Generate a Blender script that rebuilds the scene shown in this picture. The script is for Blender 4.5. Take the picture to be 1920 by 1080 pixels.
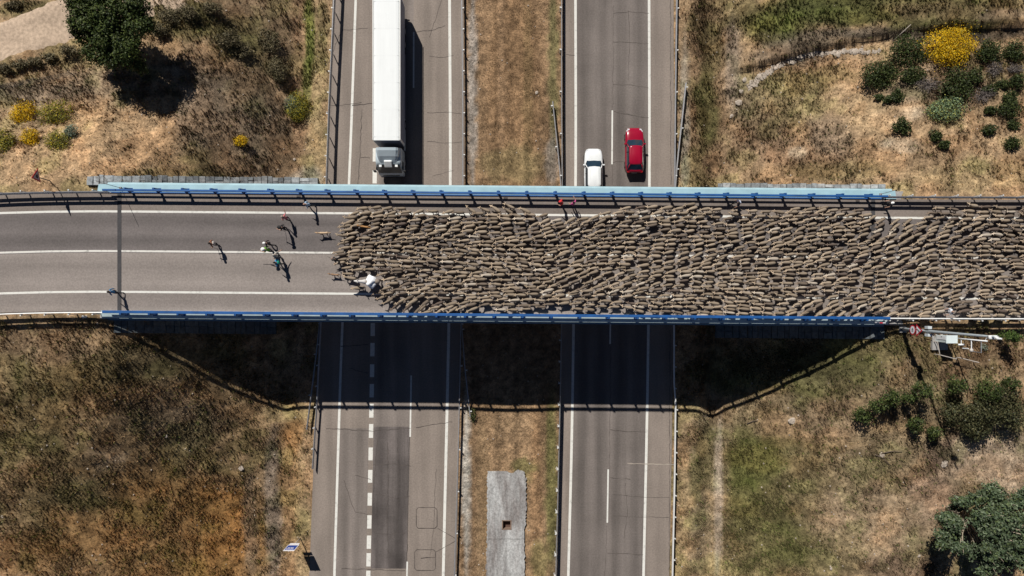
import bpy, bmesh, math, random
import numpy as np
from mathutils import Vector, Matrix, Euler

random.seed(11); rng = np.random.default_rng(11)
S = bpy.context.scene
for o in list(bpy.data.objects): bpy.data.objects.remove(o)
C = S.collection

# ------------------------------------------------------------------ camera, sky, sun, exposure
CAM_H, FOC, NX, NY = 69.1, 1323.0, 960.0, 555.0     # height above the motorway, focal length (px of 1920), nadir
cd = bpy.data.cameras.new('camera'); cam = bpy.data.objects.new('camera', cd); C.objects.link(cam)
cam.location = (0, 0, CAM_H); cam.rotation_euler = (0, 0, 0)
cd.sensor_width = 36; cd.lens = FOC / 1920 * 36; cd.shift_y = (NY - 540) / 1920
cd.clip_start = 1; cd.clip_end = 3000
S.camera = cam
SUN = Vector((0.414, -0.90, -1.0))                   # direction in which the light travels
el = math.atan2(1.0, math.hypot(SUN.x, SUN.y)); az = math.atan2(-SUN.x, -SUN.y)
w = bpy.data.worlds.new('World'); S.world = w; w.use_nodes = True
nt = w.node_tree; bg = nt.nodes['Background']
sky = nt.nodes.new('ShaderNodeTexSky'); sky.sky_type = 'NISHITA'; sky.sun_disc = False
sky.sun_elevation = el; sky.sun_rotation = az; sky.altitude = 1000; sky.air_density = 0.42; sky.dust_density = 0.1; sky.ozone_density = 1.5
nt.links.new(sky.outputs[0], bg.inputs[0]); bg.inputs[1].default_value = 0.05
sd = bpy.data.lights.new('sun', 'SUN'); sd.energy = 5.0; sd.angle = math.radians(0.5); sd.color = (1.0, 0.955, 0.89)
sun = bpy.data.objects.new('sun', sd); C.objects.link(sun)
sun.rotation_euler = SUN.to_track_quat('-Z', 'Y').to_euler(); sun.location = (-40, 60, 120)
S.view_settings.view_transform = 'Standard'; S.view_settings.look = 'None'
S.view_settings.exposure = 0.0; S.view_settings.gamma = 1.0

ZD = 9.5                                             # level of the overpass road
def P(px, py, z=0.0):
    k = (CAM_H - z) / FOC
    return ((px - NX) * k, (NY - py) * k)
def PV(px, py, z=0.0):
    x, y = P(px, py, z); return Vector((x, y, z))
def srgb(r, g, b):
    f = lambda c: (c/255/12.92) if c/255 <= .04045 else ((c/255+.055)/1.055)**2.4
    return (f(r), f(g), f(b))

# ------------------------------------------------------------------ noise
def _hash(ix, iy, s):
    h = np.sin(ix*127.1 + iy*311.7 + s*74.7) * 43758.5453
    return h - np.floor(h)
def vnoise(x, y, s=0):
    ix, iy = np.floor(x), np.floor(y); fx, fy = x-ix, y-iy
    u, v = fx*fx*(3-2*fx), fy*fy*(3-2*fy)
    a, b = _hash(ix, iy, s), _hash(ix+1, iy, s); c, d = _hash(ix, iy+1, s), _hash(ix+1, iy+1, s)
    return (a*(1-u)+b*u)*(1-v) + (c*(1-u)+d*u)*v
def fbm(x, y, s=0, o=4):
    t, a, n = 0, .5, 0
    for i in range(o):
        t = t + a*vnoise(x*2**i, y*2**i, s+i*13); n += a; a *= .5
    return t/n
def sstep(a, b, x):
    t = np.clip((x-a)/(b-a), 0, 1); return t*t*(3-2*t)

# ------------------------------------------------------------------ materials
MATS = {}
def nodes_of(name):
    m = bpy.data.materials.new(name); m.use_nodes = True; MATS[name] = m
    t = m.node_tree; return m, t, t.nodes['Principled BSDF']
def tex(t, scale, detail=3, rough=.6, stretch=None, coord='Object'):
    tc = t.nodes.new('ShaderNodeTexCoord'); n = t.nodes.new('ShaderNodeTexNoise')
    n.inputs['Scale'].default_value = scale; n.inputs['Detail'].default_value = detail
    n.inputs['Roughness'].default_value = rough
    if stretch:
        mp = t.nodes.new('ShaderNodeMapping'); mp.inputs['Scale'].default_value = stretch
        t.links.new(tc.outputs[coord], mp.inputs[0]); t.links.new(mp.outputs[0], n.inputs['Vector'])
    else: t.links.new(tc.outputs[coord], n.inputs['Vector'])
    return n.outputs['Fac']
def ramp(t, fac, a, b, lo=.3, hi=.7):
    r = t.nodes.new('ShaderNodeMapRange'); r.inputs[1].default_value = lo; r.inputs[2].default_value = hi
    r.inputs[3].default_value = a; r.inputs[4].default_value = b; t.links.new(fac, r.inputs[0]); return r.outputs[0]
def mul(t, col, fac):
    m = t.nodes.new('ShaderNodeVectorMath'); m.operation = 'SCALE'
    t.links.new(col, m.inputs[0]); t.links.new(fac, m.inputs['Scale']); return m.outputs[0]
def bump(t, b, h, strength, dist):
    n = t.nodes.new('ShaderNodeBump'); n.inputs['Strength'].default_value = strength
    n.inputs['Distance'].default_value = dist; t.links.new(h, n.inputs['Height']); t.links.new(n.outputs[0], b.inputs['Normal'])
def rgb(t, c):
    n = t.nodes.new('ShaderNodeRGB'); n.outputs[0].default_value = (*c, 1); return n.outputs[0]
def mat(name, c, rough=.6, metal=0, var=.12, scale=3.0, spec=.5, coat=0):
    if name in MATS: return MATS[name]
    m, t, b = nodes_of(name)
    f = ramp(t, tex(t, scale, 4), 1-var, 1+var)
    t.links.new(mul(t, rgb(t, c), f), b.inputs['Base Color'])
    b.inputs['Roughness'].default_value = rough; b.inputs['Metallic'].default_value = metal
    b.inputs['Specular IOR Level'].default_value = spec; b.inputs['Coat Weight'].default_value = coat
    return m
def mat_attr(name, rough=.85, var=.25, scale=6, spec=.2, bump_d=0, extra=None, trans=0):
    m, t, b = nodes_of(name)
    a = t.nodes.new('ShaderNodeAttribute'); a.attribute_name = 'Col'
    lo, hi = (.40, .62) if extra else (.3, .7)
    f = ramp(t, tex(t, scale, 6, .75), 1-var, 1+var, lo, hi)
    col = mul(t, a.outputs['Color'], f)
    if extra:
        f2 = ramp(t, tex(t, extra, 5, .75), 1-var, 1+var*.8, .40, .60); col = mul(t, col, f2)
    t.links.new(col, b.inputs['Base Color']); b.inputs['Roughness'].default_value = rough
    b.inputs['Specular IOR Level'].default_value = spec
    if bump_d: bump(t, b, tex(t, scale*1.7, 5, .7), .9, bump_d)
    return m
def mat_asphalt(name, c, streak=(1, .06, 1), s_amt=.10, blotch=.10, tracks=0, tr=(.89, 1.09)):
    m, t, b = nodes_of(name)
    sp = ramp(t, tex(t, 6.5, 4, .85), .86, 1.14, .38, .62)
    bl = ramp(t, tex(t, .22, 4, .6), 1-blotch, 1+blotch)
    st = ramp(t, tex(t, 1.1, 3, .5, streak), 1-s_amt, 1+s_amt, .36, .64)
    col = mul(t, mul(t, mul(t, rgb(t, c), sp), bl), st)
    if tracks:                                       # tyre-worn bands along the lanes
        a = t.nodes.new('ShaderNodeAttribute'); a.attribute_name = 'u'
        m1 = t.nodes.new('ShaderNodeMath'); m1.operation = 'MULTIPLY'; m1.inputs[1].default_value = tracks*4*math.pi
        m2 = t.nodes.new('ShaderNodeMath'); m2.operation = 'COSINE'
        t.links.new(a.outputs['Fac'], m1.inputs[0]); t.links.new(m1.outputs[0], m2.inputs[0])
        col = mul(t, col, ramp(t, m2.outputs[0], *tr, -1, 1))
    t.links.new(col, b.inputs['Base Color']); b.inputs['Roughness'].default_value = .92
    b.inputs['Specular IOR Level'].default_value = .18
    bump(t, b, tex(t, 30, 2), .35, .006)
    return m
def mat_paint(name, c, wear=.35):
    m, t, b = nodes_of(name)
    f = ramp(t, tex(t, 2.3, 6, .75), 1-wear, 1.0, .30, .48)
    t.links.new(mul(t, rgb(t, c), f), b.inputs['Base Color']); b.inputs['Roughness'].default_value = .75
    b.inputs['Specular IOR Level'].default_value = .2
    return m

M_tan   = mat_asphalt('asphalt_shoulder', (.245, .206, .177))
M_right = mat_asphalt('asphalt_right_lanes', (.163, .141, .128), s_amt=.14, blotch=.14, tracks=2)
M_left  = mat_asphalt('asphalt_left_lanes', (.200, .172, .154), s_amt=.14, blotch=.14, tracks=1)
M_patch = mat_asphalt('asphalt_dark_patch', (.118, .102, .096), s_amt=.28, blotch=.35, tracks=1, tr=(.78, 1.2))
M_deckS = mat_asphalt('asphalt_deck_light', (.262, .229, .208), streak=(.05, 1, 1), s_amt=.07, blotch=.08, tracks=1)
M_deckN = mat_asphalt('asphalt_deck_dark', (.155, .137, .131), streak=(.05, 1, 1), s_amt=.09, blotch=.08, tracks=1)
M_deckE = mat_asphalt('asphalt_deck_edge', (.205, .174, .153), streak=(.05, 1, 1), s_amt=.10)
M_joint = mat_asphalt('joint_asphalt', (.062, .060, .062), s_amt=.1)
M_crack = mat('crack_filler', (.085, .07, .062), .9, var=.4, scale=2)
M_paint = mat_paint('road_paint', (.72, .71, .66))
M_ledge = mat('pale_blue_concrete', (.25, .40, .46), .7, var=.10, scale=1.2)
M_ledge2= mat('pale_concrete', (.50, .62, .65), .75, var=.10, scale=1.5)
M_conc  = mat('concrete', (.34, .33, .32), .9, var=.25, scale=1.5)
M_slab  = mat('stained_concrete', (.245, .235, .235), .9, var=.45, scale=1.3)
M_blue  = mat('blue_paint', (.010, .085, .28), .5, 0, .22, 1.3)
M_galv  = mat('galvanised_steel', (.40, .40, .41), .5, .55, .15, 3)
M_galv2 = mat('bright_galvanised_steel', (.74, .74, .72), .5, .15, .08, 3)
M_white = mat('white_paint', (.80, .82, .82), .45, 0, .05, 1)
M_black = mat('black_rubber', (.02, .02, .022), .8)
M_bark  = mat('bark', (.16, .12, .09), .9, var=.3, scale=5)
M_twig  = mat('grey_twigs', (.20, .17, .155), .9, var=.3, scale=5)
M_wood  = mat('weathered_wood', (.30, .26, .22), .9, var=.3, scale=4)
M_rock  = mat('pale_rock', (.40, .34, .28), .9, var=.3, scale=2)
M_glass = mat('dark_glass', (.015, .03, .045), .08, 0, .05, 1, .6)
M_wool  = mat_attr('wool', .95, .16, 14, .1)
M_ground= mat_attr('ground_soil', .97, .34, 1.9, .08, .08, 6.5)
M_grass = mat_attr('dry_grass', .9, .15, 3, .12)
M_leaf  = mat_attr('leaves', .6, .2, 2, .22)

# ------------------------------------------------------------------ object helpers
def mesh_np(name, V, F, mats, col=None, smooth=False, midx=None):
    """V (n,3), F list/array of equal-length faces or list of lists."""
    me = bpy.data.meshes.new(name)
    V = np.asarray(V, dtype=np.float32)
    if isinstance(F, np.ndarray):
        n, k = F.shape
        me.vertices.add(len(V)); me.vertices.foreach_set('co', V.ravel())
        me.loops.add(n*k); me.loops.foreach_set('vertex_index', F.astype(np.int32).ravel())
        me.polygons.add(n); me.polygons.foreach_set('loop_start', np.arange(0, n*k, k, dtype=np.int32))
        try: me.polygons.foreach_set('loop_total', np.full(n, k, dtype=np.int32))
        except Exception: pass
        me.update(calc_edges=True)
    else:
        me.from_pydata(V.tolist(), [], F); me.update()
    for m in (mats if isinstance(mats, (list, tuple)) else [mats]): me.materials.append(m)
    if midx is not None: me.polygons.foreach_set('material_index', np.asarray(midx, dtype=np.int32))
    if smooth: me.polygons.foreach_set('use_smooth', np.ones(len(me.polygons), dtype=bool))
    if col is not None:
        at = me.color_attributes.new('Col', 'FLOAT_COLOR', 'POINT')
        c4 = np.ones((len(V), 4), dtype=np.float32); c4[:, :3] = col
        at.data.foreach_set('color', c4.ravel())
    return me
def link(name, me, parent=None, loc=None, rot=None):
    o = bpy.data.objects.new(name, me); C.objects.link(o)
    if parent is not None: o.parent = parent
    if loc is not None: o.location = loc
    if rot is not None: o.rotation_euler = rot
    return o
def tag(o, label=None, cat=None, group=None, kind=None):
    if label: o['label'] = label
    if cat: o['category'] = cat
    if group: o['group'] = group
    if kind: o['kind'] = kind
    return o
def thing(name, label, cat, loc=(0, 0, 0), rz=0, group=None):
    o = link(name, None, None, loc, (0, 0, rz)); o.empty_display_size = .3
    return tag(o, label, cat, group)
class MB:
    def __init__(s): s.v, s.f, s.m = [], [], []
    def add(s, v, f, mi=0):
        b = len(s.v); s.v += [tuple(p) for p in v]; s.f += [[i+b for i in q] for q in f]; s.m += [mi]*len(f); return s
    def box(s, a, b, mi=0, bev=0):
        (x0, y0, z0), (x1, y1, z1) = a, b
        v = [(x0,y0,z0),(x1,y0,z0),(x1,y1,z0),(x0,y1,z0),(x0,y0,z1),(x1,y0,z1),(x1,y1,z1),(x0,y1,z1)]
        return s.add(v, [(3,2,1,0),(4,5,6,7),(0,1,5,4),(1,2,6,5),(2,3,7,6),(3,0,4,7)], mi)
    def tube(s, pts, rad, n=6, mi=0, cap=True):
        pts = [Vector(p) for p in pts]; rad = rad if isinstance(rad, (list, tuple)) else [rad]*len(pts)
        v, f = [], []
        for i, p in enumerate(pts):
            d = (pts[min(i+1, len(pts)-1)] - pts[max(i-1, 0)]).normalized()
            u = d.cross(Vector((0, 0, 1)) if abs(d.z) < .9 else Vector((1, 0, 0))).normalized(); w_ = d.cross(u)
            for k in range(n):
                a = 2*math.pi*k/n; v.append(p + (u*math.cos(a) + w_*math.sin(a))*rad[i])
        for i in range(len(pts)-1):
            for k in range(n):
                a, b = i*n+k, i*n+(k+1) % n; f.append((a, b, b+n, a+n))
        if cap: f += [tuple(range(n))[::-1], tuple(range((len(pts)-1)*n, len(pts)*n))]
        return s.add(v, f, mi)
    def loft(s, rings, mi=0, cap=True, mis=None):
        n = len(rings[0]); v = [p for r in rings for p in r]; b = len(s.v)
        for i in range(len(rings)-1):
            f = [(i*n+k, i*n+(k+1) % n, (i+1)*n+(k+1) % n, (i+1)*n+k) for k in range(n)]
            s.f += [[q+b for q in x] for x in f]; s.m += [mi if mis is None else mis[i]]*n
        if cap:
            s.f += [[q+b for q in range(n)][::-1], [q+b for q in range((len(rings)-1)*n, len(rings)*n)]]; s.m += [mi, mi]
        s.v += [tuple(p) for p in v]; return s
    def ball(s, c, r, mi=0, nu=10, nv=7, sq=1):
        r = r if isinstance(r, (tuple, list)) else (r, r, r)
        rings = []
        for j in range(nv+1):
            t = math.pi*j/nv; t = min(max(t, .02), math.pi-.02)
            rings.append([(c[0]+r[0]*math.sin(t)*math.cos(2*math.pi*i/nu), c[1]+r[1]*math.sin(t)*math.sin(2*math.pi*i/nu), c[2]-r[2]*math.cos(t)) for i in range(nu)])
        return s.loft(rings, mi)
    def mesh(s, name, mats, smooth=False):
        me = mesh_np(name, s.v, s.f, mats, None, smooth, s.m); return me
    def build(s, name, mats, parent=None, smooth=False, loc=None, rot=None):
        return link(name, s.mesh(name, mats, smooth), parent, loc, rot)

# ------------------------------------------------------------------ line features of the motorway (x as a function of y)
PYS = [0, 348, 610, 780, 1080]
def feat(pxs, z=0.0):
    pts = sorted([(P(a, b, z)[1], P(a, b, z)[0]) for a, b in zip(pxs, PYS)])
    ys = np.array([p[0] for p in pts]); xs = np.array([p[1] for p in pts])
    s0 = (xs[1]-xs[0])/(ys[1]-ys[0]); s1 = (xs[-1]-xs[-2])/(ys[-1]-ys[-2])
    ys = np.concatenate([[ys[0]-400], ys, [ys[-1]+400]]); xs = np.concatenate([[xs[0]-400*s0], xs, [xs[-1]+400*s1]])
    # smooth the knots
    yy = np.arange(-420, 421, 4.0); xx = np.interp(yy, ys, xs)
    for _ in range(3): xx[1:-1] = (xx[:-2]+2*xx[1:-1]+xx[2:])/4
    return lambda y: np.interp(y, yy, xx)
fPL  = feat([623, 613, 598, 591, 580]);   fPLr = feat([869, 872, 864, 862, 855])
fA   = feat([667, 655, 641, 636, 627]);   fB = feat([704, 703, 699, 696.5, 690.5])
fC   = feat([776, 775, 772, 770.5, 763]); fD = feat([843, 845, 842, 838, 831])
fPR  = feat([1057, 1058, 1053, 1051, 1044]); fPRr = feat([1263, 1264, 1262, 1261, 1255])
fE   = feat([1079, 1080, 1075, 1073.5, 1065.5]); fF = feat([1149, 1147.5, 1144.5, 1142, 1137]); fG = feat([1217, 1218, 1216, 1213.5, 1206.5])

# overpass road line: tilt of the deck in the picture and the bend of the left approach
def dyp(px):
    px = np.asarray(px, dtype=float)
    return (px-960)*0.0083 + np.where(px < 225, np.clip((225-px)/225, 0, 6)**2*5.0, 0) - np.where(px > 1660, np.clip((px-1660)/260, 0, 6)**1.5*1.2, 0)
def deck_y(x, row, z=ZD):
    """world y of the picture row (given at px 960) at world x on level z"""
    px = NX + x*FOC/(CAM_H-z)
    return (NY - (row + dyp(px)))*(CAM_H-z)/FOC
def deck_pt(px, row, z=ZD):
    k = (CAM_H-z)/FOC; return Vector(((px-NX)*k, (NY-row-float(dyp(px)))*k, z))

# ------------------------------------------------------------------ terrain
XL, XR = P(196, 0, ZD)[0], P(1676, 0, ZD)[0]
TERX = [(a-960)*61.6/1323 for a in (1400,1425,1470,1540,1620,1700,1800,1920,2400)]
TERY = [(555-b)*61.6/1323 for b in (106,93,85,74,65,59,57,56,55)]
def hz(x, y):
    x = np.asarray(x, dtype=float); y = np.asarray(y, dtype=float)
    eL, eR = fPL(y), fPRr(y); mL, mR = fPLr(y), fPR(y)
    z = np.full(np.broadcast(x, y).shape, -.06)
    mid = (mL+mR)/2; hw = (mR-mL)/2
    med = (x > mL+.02) & (x < mR-.02)
    z = np.where(med, -.03 - .22*np.clip(1-np.abs(x-mid)/hw, 0, 1), z)
    near = np.exp(-((y-3.2)/11.0)**2)
    tow = sstep(4, 30, -y)
    # left side
    dl = eL-1.0-x; wl = 12.2 + 8*tow - 3.4*sstep(9, 15, y)
    d0 = np.where(near > .2, 3.0, 2.2)
    rl = np.clip((dl-2.6)/wl, 0, 1); hl = 9.2*near + (1-near)*(8.3 - 4.0*tow - 4.6*sstep(5, 15, y))
    zl = -.05 - .45*np.exp(-((dl-2.0)/.9)**2) + hl*(rl*rl*(3-2*rl)*.45 + rl*.55) + .05*np.clip(dl-2.6-wl, 0, 60)*np.where(y > 0, .5, .3)
    z = np.where(x < eL-.3, np.where(dl < 0, -.06, zl), z)
    dr = x-eR-1.0; wr = 12.6 + 4*tow + 5*sstep(8, 26, y)
    rr = np.clip((dr-3.4)/wr, 0, 1); hr = 9.2*near + (1-near)*(8.4-2.6*tow - .9*sstep(5, 14, y))
    zr = -.05 - .75*np.exp(-((dr-2.9)/1.0)**2) + hr*(rr*rr*(3-2*rr)*.45 + rr*.55)
    z = np.where(x > eR+.3, np.where(dr < 0, -.06, zr), z)
    # terrace edge in the north-east: the upper ground steps down along a curved line
    tl = np.interp(x, TERX, TERY)
    z = z + .8*sstep(-.1, .5, y-tl)*sstep(20.5, 23, x)
    # level corridor of the approach roads
    yc = deck_y(x, 478); off = np.abs(y-yc)
    c1 = 1-sstep(6.3, 13.5, off)
    end = np.maximum(1-sstep(XL-1.5, XL+1.5, x), sstep(XR-1.5, XR+1.5, x))
    out = np.clip(np.maximum(XL-x, x-XR), 0, 5)
    zt = 9.36 - .55*sstep(5.4, 7.5, off)
    z = z*(1-c1*end) + zt*c1*end
    hx, hy = P(950, 984)
    z = np.where(np.maximum(np.abs(x-hx), np.abs(y-hy)) < .75, -1.1, z)   # pit under the drain
    # unevenness
    rough = sstep(.5, 2.5, np.maximum(eL-x, x-eR))*(1-.85*c1*end)
    z = z + rough*((fbm(x*.16, y*.16, 3)-.5)*.9 + (fbm(x*.7, y*.7, 7)-.5)*.42) + np.where(med, (fbm(x*.9, y*.9, 5)-.5)*.10, 0)
    return z
def to_px(x, y, z):
    k = FOC/(CAM_H-z); return NX+x*k, NY-y*k
def ground_at(px, py):
    z = 5.0
    for _ in range(9):
        x, y = P(px, py, z); z = .3*z + .7*float(hz(x, y))
    x, y = P(px, py, z); return Vector((x, y, float(hz(x, y))))

TAN=(.345,.235,.146); PALE=(.45,.37,.285); PINK=(.42,.31,.245); BROWN=(.205,.135,.085); GREYB=(.20,.155,.12)
DARK=(.10,.078,.052); OLIVE=(.135,.118,.052); GREEN=(.155,.165,.048); DGREEN=(.062,.068,.028); ORANGE=(.245,.128,.048)
STRAW=(.36,.265,.15); GRAVEL=(.33,.29,.25)
# (centre px, radii px, colour, strength): where the plant cover and the soil change, plus painted terrace shade
ZONES = [
 # north-west
 (250,190,420,260,TAN,1), (80,60,170,36,PINK,0), (200,160,160,40,GREYB,.55), (470,110,100,170,(.225,.155,.10),.85), (500,60,55,110,DARK,.2), (440,70,60,45,OLIVE,.6), (360,150,90,60,GREYB,.6),
 (330,40,90,45,OLIVE,.75), (330,25,120,16,DARK,.5), (60,20,90,18,OLIVE,.7), (470,250,80,90,GREYB,.6), (380,200,70,90,GREYB,.7), (60,175,120,24,GREYB,.8), (420,310,60,40,BROWN,.6),
 (330,330,130,18,OLIVE,.5), (520,300,40,60,BROWN,.8), (558,120,18,260,(.30,.19,.12),.8), (582,60,12,95,GREEN,.95), (576,150,10,60,GREEN,.7), (600,120,16,80,STRAW,.7), (596,270,24,90,STRAW,.8), (605,40,14,60,OLIVE,.5), (575,330,40,24,GRAVEL,.7),
 (110,300,150,40,(.44,.29,.175),.7),(150,235,60,40,(.44,.285,.165),.7),(340,310,40,25,(.42,.27,.15),.5),
 # south-west
 (230,860,360,300,(.225,.152,.088),1), (150,690,240,60,OLIVE,.45), (330,680,170,60,(.15,.115,.07),.55), (90,650,120,30,(.24,.165,.11),.7), (60,780,100,90,OLIVE,.4), (330,790,110,60,(.24,.18,.13),.5), (210,865,50,35,(.33,.235,.155),.8), (410,1000,100,130,(.31,.165,.062),.9), (290,980,120,120,(.28,.165,.072),.8), (130,960,110,110,OLIVE,.35), (220,1020,170,80,(.29,.17,.08),.6), (60,1040,80,50,ORANGE,.5), (450,880,60,70,(.25,.165,.10),.6), (470,985,16,120,GREYB,.6),
 (512,960,18,190,(.26,.2,.16),.9), (545,900,26,220,(.30,.185,.10),.95), (552,810,20,50,ORANGE,.5), (565,980,14,150,STRAW,.5), (525,775,45,20,STRAW,.8),
 # north-east
 (1650,240,380,180,TAN,1), (1325,150,42,260,BROWN,.95), (1325,200,26,90,OLIVE,.9), (1335,90,26,60,OLIVE,.5), (1375,120,18,110,(.30,.23,.18),.85), (1400,190,45,50,GREYB,.7), (1650,18,340,52,OLIVE,1), (1600,30,240,30,(.10,.088,.045),.6), (1500,35,110,40,DGREEN,.45), (1450,50,70,34,GREEN,.6), (1600,30,90,22,GREEN,.35), (1840,40,90,18,GREEN,.3), (1790,20,150,22,BROWN,.45), (1880,30,60,14,PINK,.4),
 (1720,66,320,14,(.11,.09,.072),.9), (1500,82,90,14,(.11,.09,.072),.8), (1480,105,90,18,GREYB,.7), (1460,220,90,70,(.20,.16,.085),.7), (1500,160,80,30,(.19,.16,.075),.7), (1420,270,70,70,(.24,.16,.105),.8), (1500,280,110,60,(.25,.165,.11),.7), (1560,250,50,50,GREYB,.5), (1570,320,120,24,OLIVE,.5), (1495,285,22,14,PALE,.8), (1680,215,60,22,PALE,.6), (1690,270,40,20,PALE,.7), (1840,330,160,30,STRAW,.6), (1640,200,60,50,(.44,.31,.19),.7), (1720,170,90,26,GREYB,.6), (1780,150,130,50,GREYB,.4), (1560,140,60,20,OLIVE,.5),  # first two entries paint the shade of the terrace face into the ground
 (1283,240,10,200,GRAVEL,.7),
 # south-east
 (1600,860,400,280,(.245,.182,.115),1), (1480,700,220,60,OLIVE,.75), (1500,680,160,50,DARK,.5), (1640,650,120,40,OLIVE,.7), (1800,670,140,50,BROWN,.7), (1440,900,120,130,OLIVE,.7), (1405,865,60,70,(.14,.15,.045),.6), (1385,940,40,80,(.15,.15,.05),.5), (1480,1030,70,60,(.14,.14,.05),.4), (1450,1010,120,100,OLIVE,.7), (1520,900,60,120,(.22,.165,.095),.6), (1520,800,130,30,(.36,.25,.165),.6), (1680,900,60,30,BROWN,.7), (1770,850,70,45,(.17,.118,.09),.85), (1870,860,120,60,(.40,.30,.22),1), (1740,930,60,60,(.36,.255,.19),.8), (1640,980,110,90,(.36,.26,.175),.8), (1690,1060,80,24,(.18,.12,.09),.7), (1560,760,60,26,BROWN,.6), (1590,1040,60,60,OLIVE,.4),
 (1310,930,32,180,(.28,.215,.14),.8), (1300,900,14,60,GREEN,.35), (1318,860,20,70,OLIVE,.6), (1345,930,9,190,(.36,.29,.23),.95), (1280,980,14,120,STRAW,.5),
 # under the bridge
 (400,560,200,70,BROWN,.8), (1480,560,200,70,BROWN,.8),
]
MEDZ = [(965,160,60,260,(.265,.155,.08),1), (940,120,10,260,(.33,.2,.11),.6), (990,200,10,260,(.20,.13,.06),.5), (1037,120,12,200,(.15,.13,.055),.8), (885,170,10,240,GRAVEL,.7), (960,310,70,40,(.24,.18,.085),.6), (1035,300,14,60,GRAVEL,.5),
 (960,850,70,240,(.30,.185,.10),1), (905,960,14,220,(.25,.16,.085),.6), (1005,960,14,220,(.30,.17,.085),.7), (1035,900,14,200,(.14,.125,.045),.85), (1010,1050,22,40,(.15,.125,.05),.7), (985,880,30,20,GREEN,.5), (874,900,9,200,(.44,.38,.31),.95), (1050,1050,10,60,GRAVEL,.5), (955,790,40,40,(.28,.18,.10),.5)]
def ground_color(px, py, med, x, y):
    col = np.zeros(px.shape+(3,)); col[:] = TAN
    wx = (fbm(x*.25, y*.25, 21)-.5)*60; wy = (fbm(x*.25+40, y*.25, 22)-.5)*60
    wx2 = (fbm(x*1.1, y*1.1, 23)-.5)*34; wy2 = (fbm(x*1.1+9, y*1.1, 24)-.5)*34
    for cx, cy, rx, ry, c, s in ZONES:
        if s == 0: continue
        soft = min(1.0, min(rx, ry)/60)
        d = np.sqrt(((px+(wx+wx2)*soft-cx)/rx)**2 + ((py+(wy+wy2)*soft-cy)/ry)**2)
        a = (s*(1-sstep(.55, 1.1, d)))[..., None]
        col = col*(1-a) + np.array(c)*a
    n1 = fbm(x*.75, y*.75, 31, 3); n2 = fbm(x*.45, y*.45, 35, 3); n3 = fbm(x*2.1, y*2.1, 37, 2)
    col = col*(.86+.34*sstep(.32, .68, n1))[..., None]*(.82+.36*sstep(.3, .7, n3))[..., None]
    g_ = (sstep(.54, .68, n2)*.30)[..., None]; col = col*(1-g_) + col*np.array((.72, 1.02, .60))*g_*1.0
    o_ = (sstep(.54, .68, 1-n2)*.30)[..., None]; col = col*(1-o_) + col*np.array((1.22, .98, .80))*o_
    m2 = np.zeros_like(col); m2[:] = (.27, .165, .09)
    for cx, cy, rx, ry, c, s in MEDZ:
        d = np.sqrt(((px+wx2*.35-cx)/rx)**2 + ((py+wy2-cy)/ry)**2)
        a = (s*(1-sstep(.6, 1.1, d)))[..., None]; m2 = m2*(1-a)+np.array(c)*a
    col = col*np.array((.90, .91, .86))
    st_ = fbm(x*1.6+fPLr(y)*-1.6, y*.08, 41, 2); m2 = m2*(.82+.36*sstep(.3, .7, st_))[..., None]*(.8+.4*sstep(.3, .7, n3))[..., None]
    m2 = m2*np.array((.90, .96, 1.02))
    col = np.where(med[..., None], m2, col)
    return col
def axis(lo, hi, step, far):
    a = list(np.arange(lo, hi+1e-6, step)); s = step
    e = hi
    up = []
    while e < far: s *= 1.25; e += s; up.append(e)
    s = step; e = lo; dn = []
    while e > -far: s *= 1.25; e -= s; dn.append(e)
    return np.array(dn[::-1]+a+up)
gx = axis(-56, 56, .32, 900); gy = axis(-34, 36, .32, 900)
GX, GY = np.meshgrid(gx, gy); GZ = hz(GX, GY)
px, py = to_px(GX, GY, GZ)
MED = (GX > fPLr(GY)-.5) & (GX < fPR(GY)+.5)
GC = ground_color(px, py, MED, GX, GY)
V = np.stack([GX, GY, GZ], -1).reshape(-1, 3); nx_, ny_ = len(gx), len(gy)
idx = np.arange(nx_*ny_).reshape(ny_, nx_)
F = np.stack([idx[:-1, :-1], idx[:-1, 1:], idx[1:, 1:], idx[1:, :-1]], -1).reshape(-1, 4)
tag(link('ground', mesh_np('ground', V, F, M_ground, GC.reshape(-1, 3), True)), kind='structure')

# ------------------------------------------------------------------ roads
def add_u(me):
    a = me.attributes.new('u', 'FLOAT', 'POINT'); a.data.foreach_set('value', np.tile([0.0, 1.0], len(me.vertices)//2).astype(np.float32)); return me
def strip(name, fa, fb, y0, y1, z, m, parent=None, n=None, joint=None):
    n = n or max(2, int(abs(y1-y0)/3)); ys = np.linspace(y0, y1, n)
    v = []; 
    for y in ys: v += [(float(fa(y)), y, z), (float(fb(y)), y, z)]
    f = [(2*i+1, 2*i, 2*i+2, 2*i+3) if y1 < y0 else (2*i, 2*i+1, 2*i+3, 2*i+2) for i in range(n-1)]
    return link(name, add_u(mesh_np(name, v, f, m)), parent)
off = lambda f, d: (lambda y: f(y)+d)
roadL = tag(strip('motorway_southbound', fPL, fPLr, -300, 300, 0.0, M_tan), kind='structure')
roadR = tag(strip('motorway_northbound', fPR, fPRr, -300, 300, 0.0, M_tan), kind='structure')
strip('traffic_lane', off(fE, .1), off(fG, -.05), -300, 300, .004, M_right, roadR)
Yp = lambda py, z=0: P(0, py, z)[1]
strip('traffic_lane', off(fB, .25), off(fC, -.02), Yp(800), 300, .004, M_left, roadL)
strip('traffic_lane', off(fA, .1), off(fB, -.25), Yp(803), -300, .004, M_left, roadL)
strip('asphalt_patch', off(fB, .25), off(fC, -.02), Yp(800), Yp(1066), .008, M_patch, roadL)
def line(name, f, wid, y0, y1, parent, z=.012): return strip(name, off(f, -wid/2), off(f, wid/2), y0, y1, z, M_paint, parent)
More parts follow.
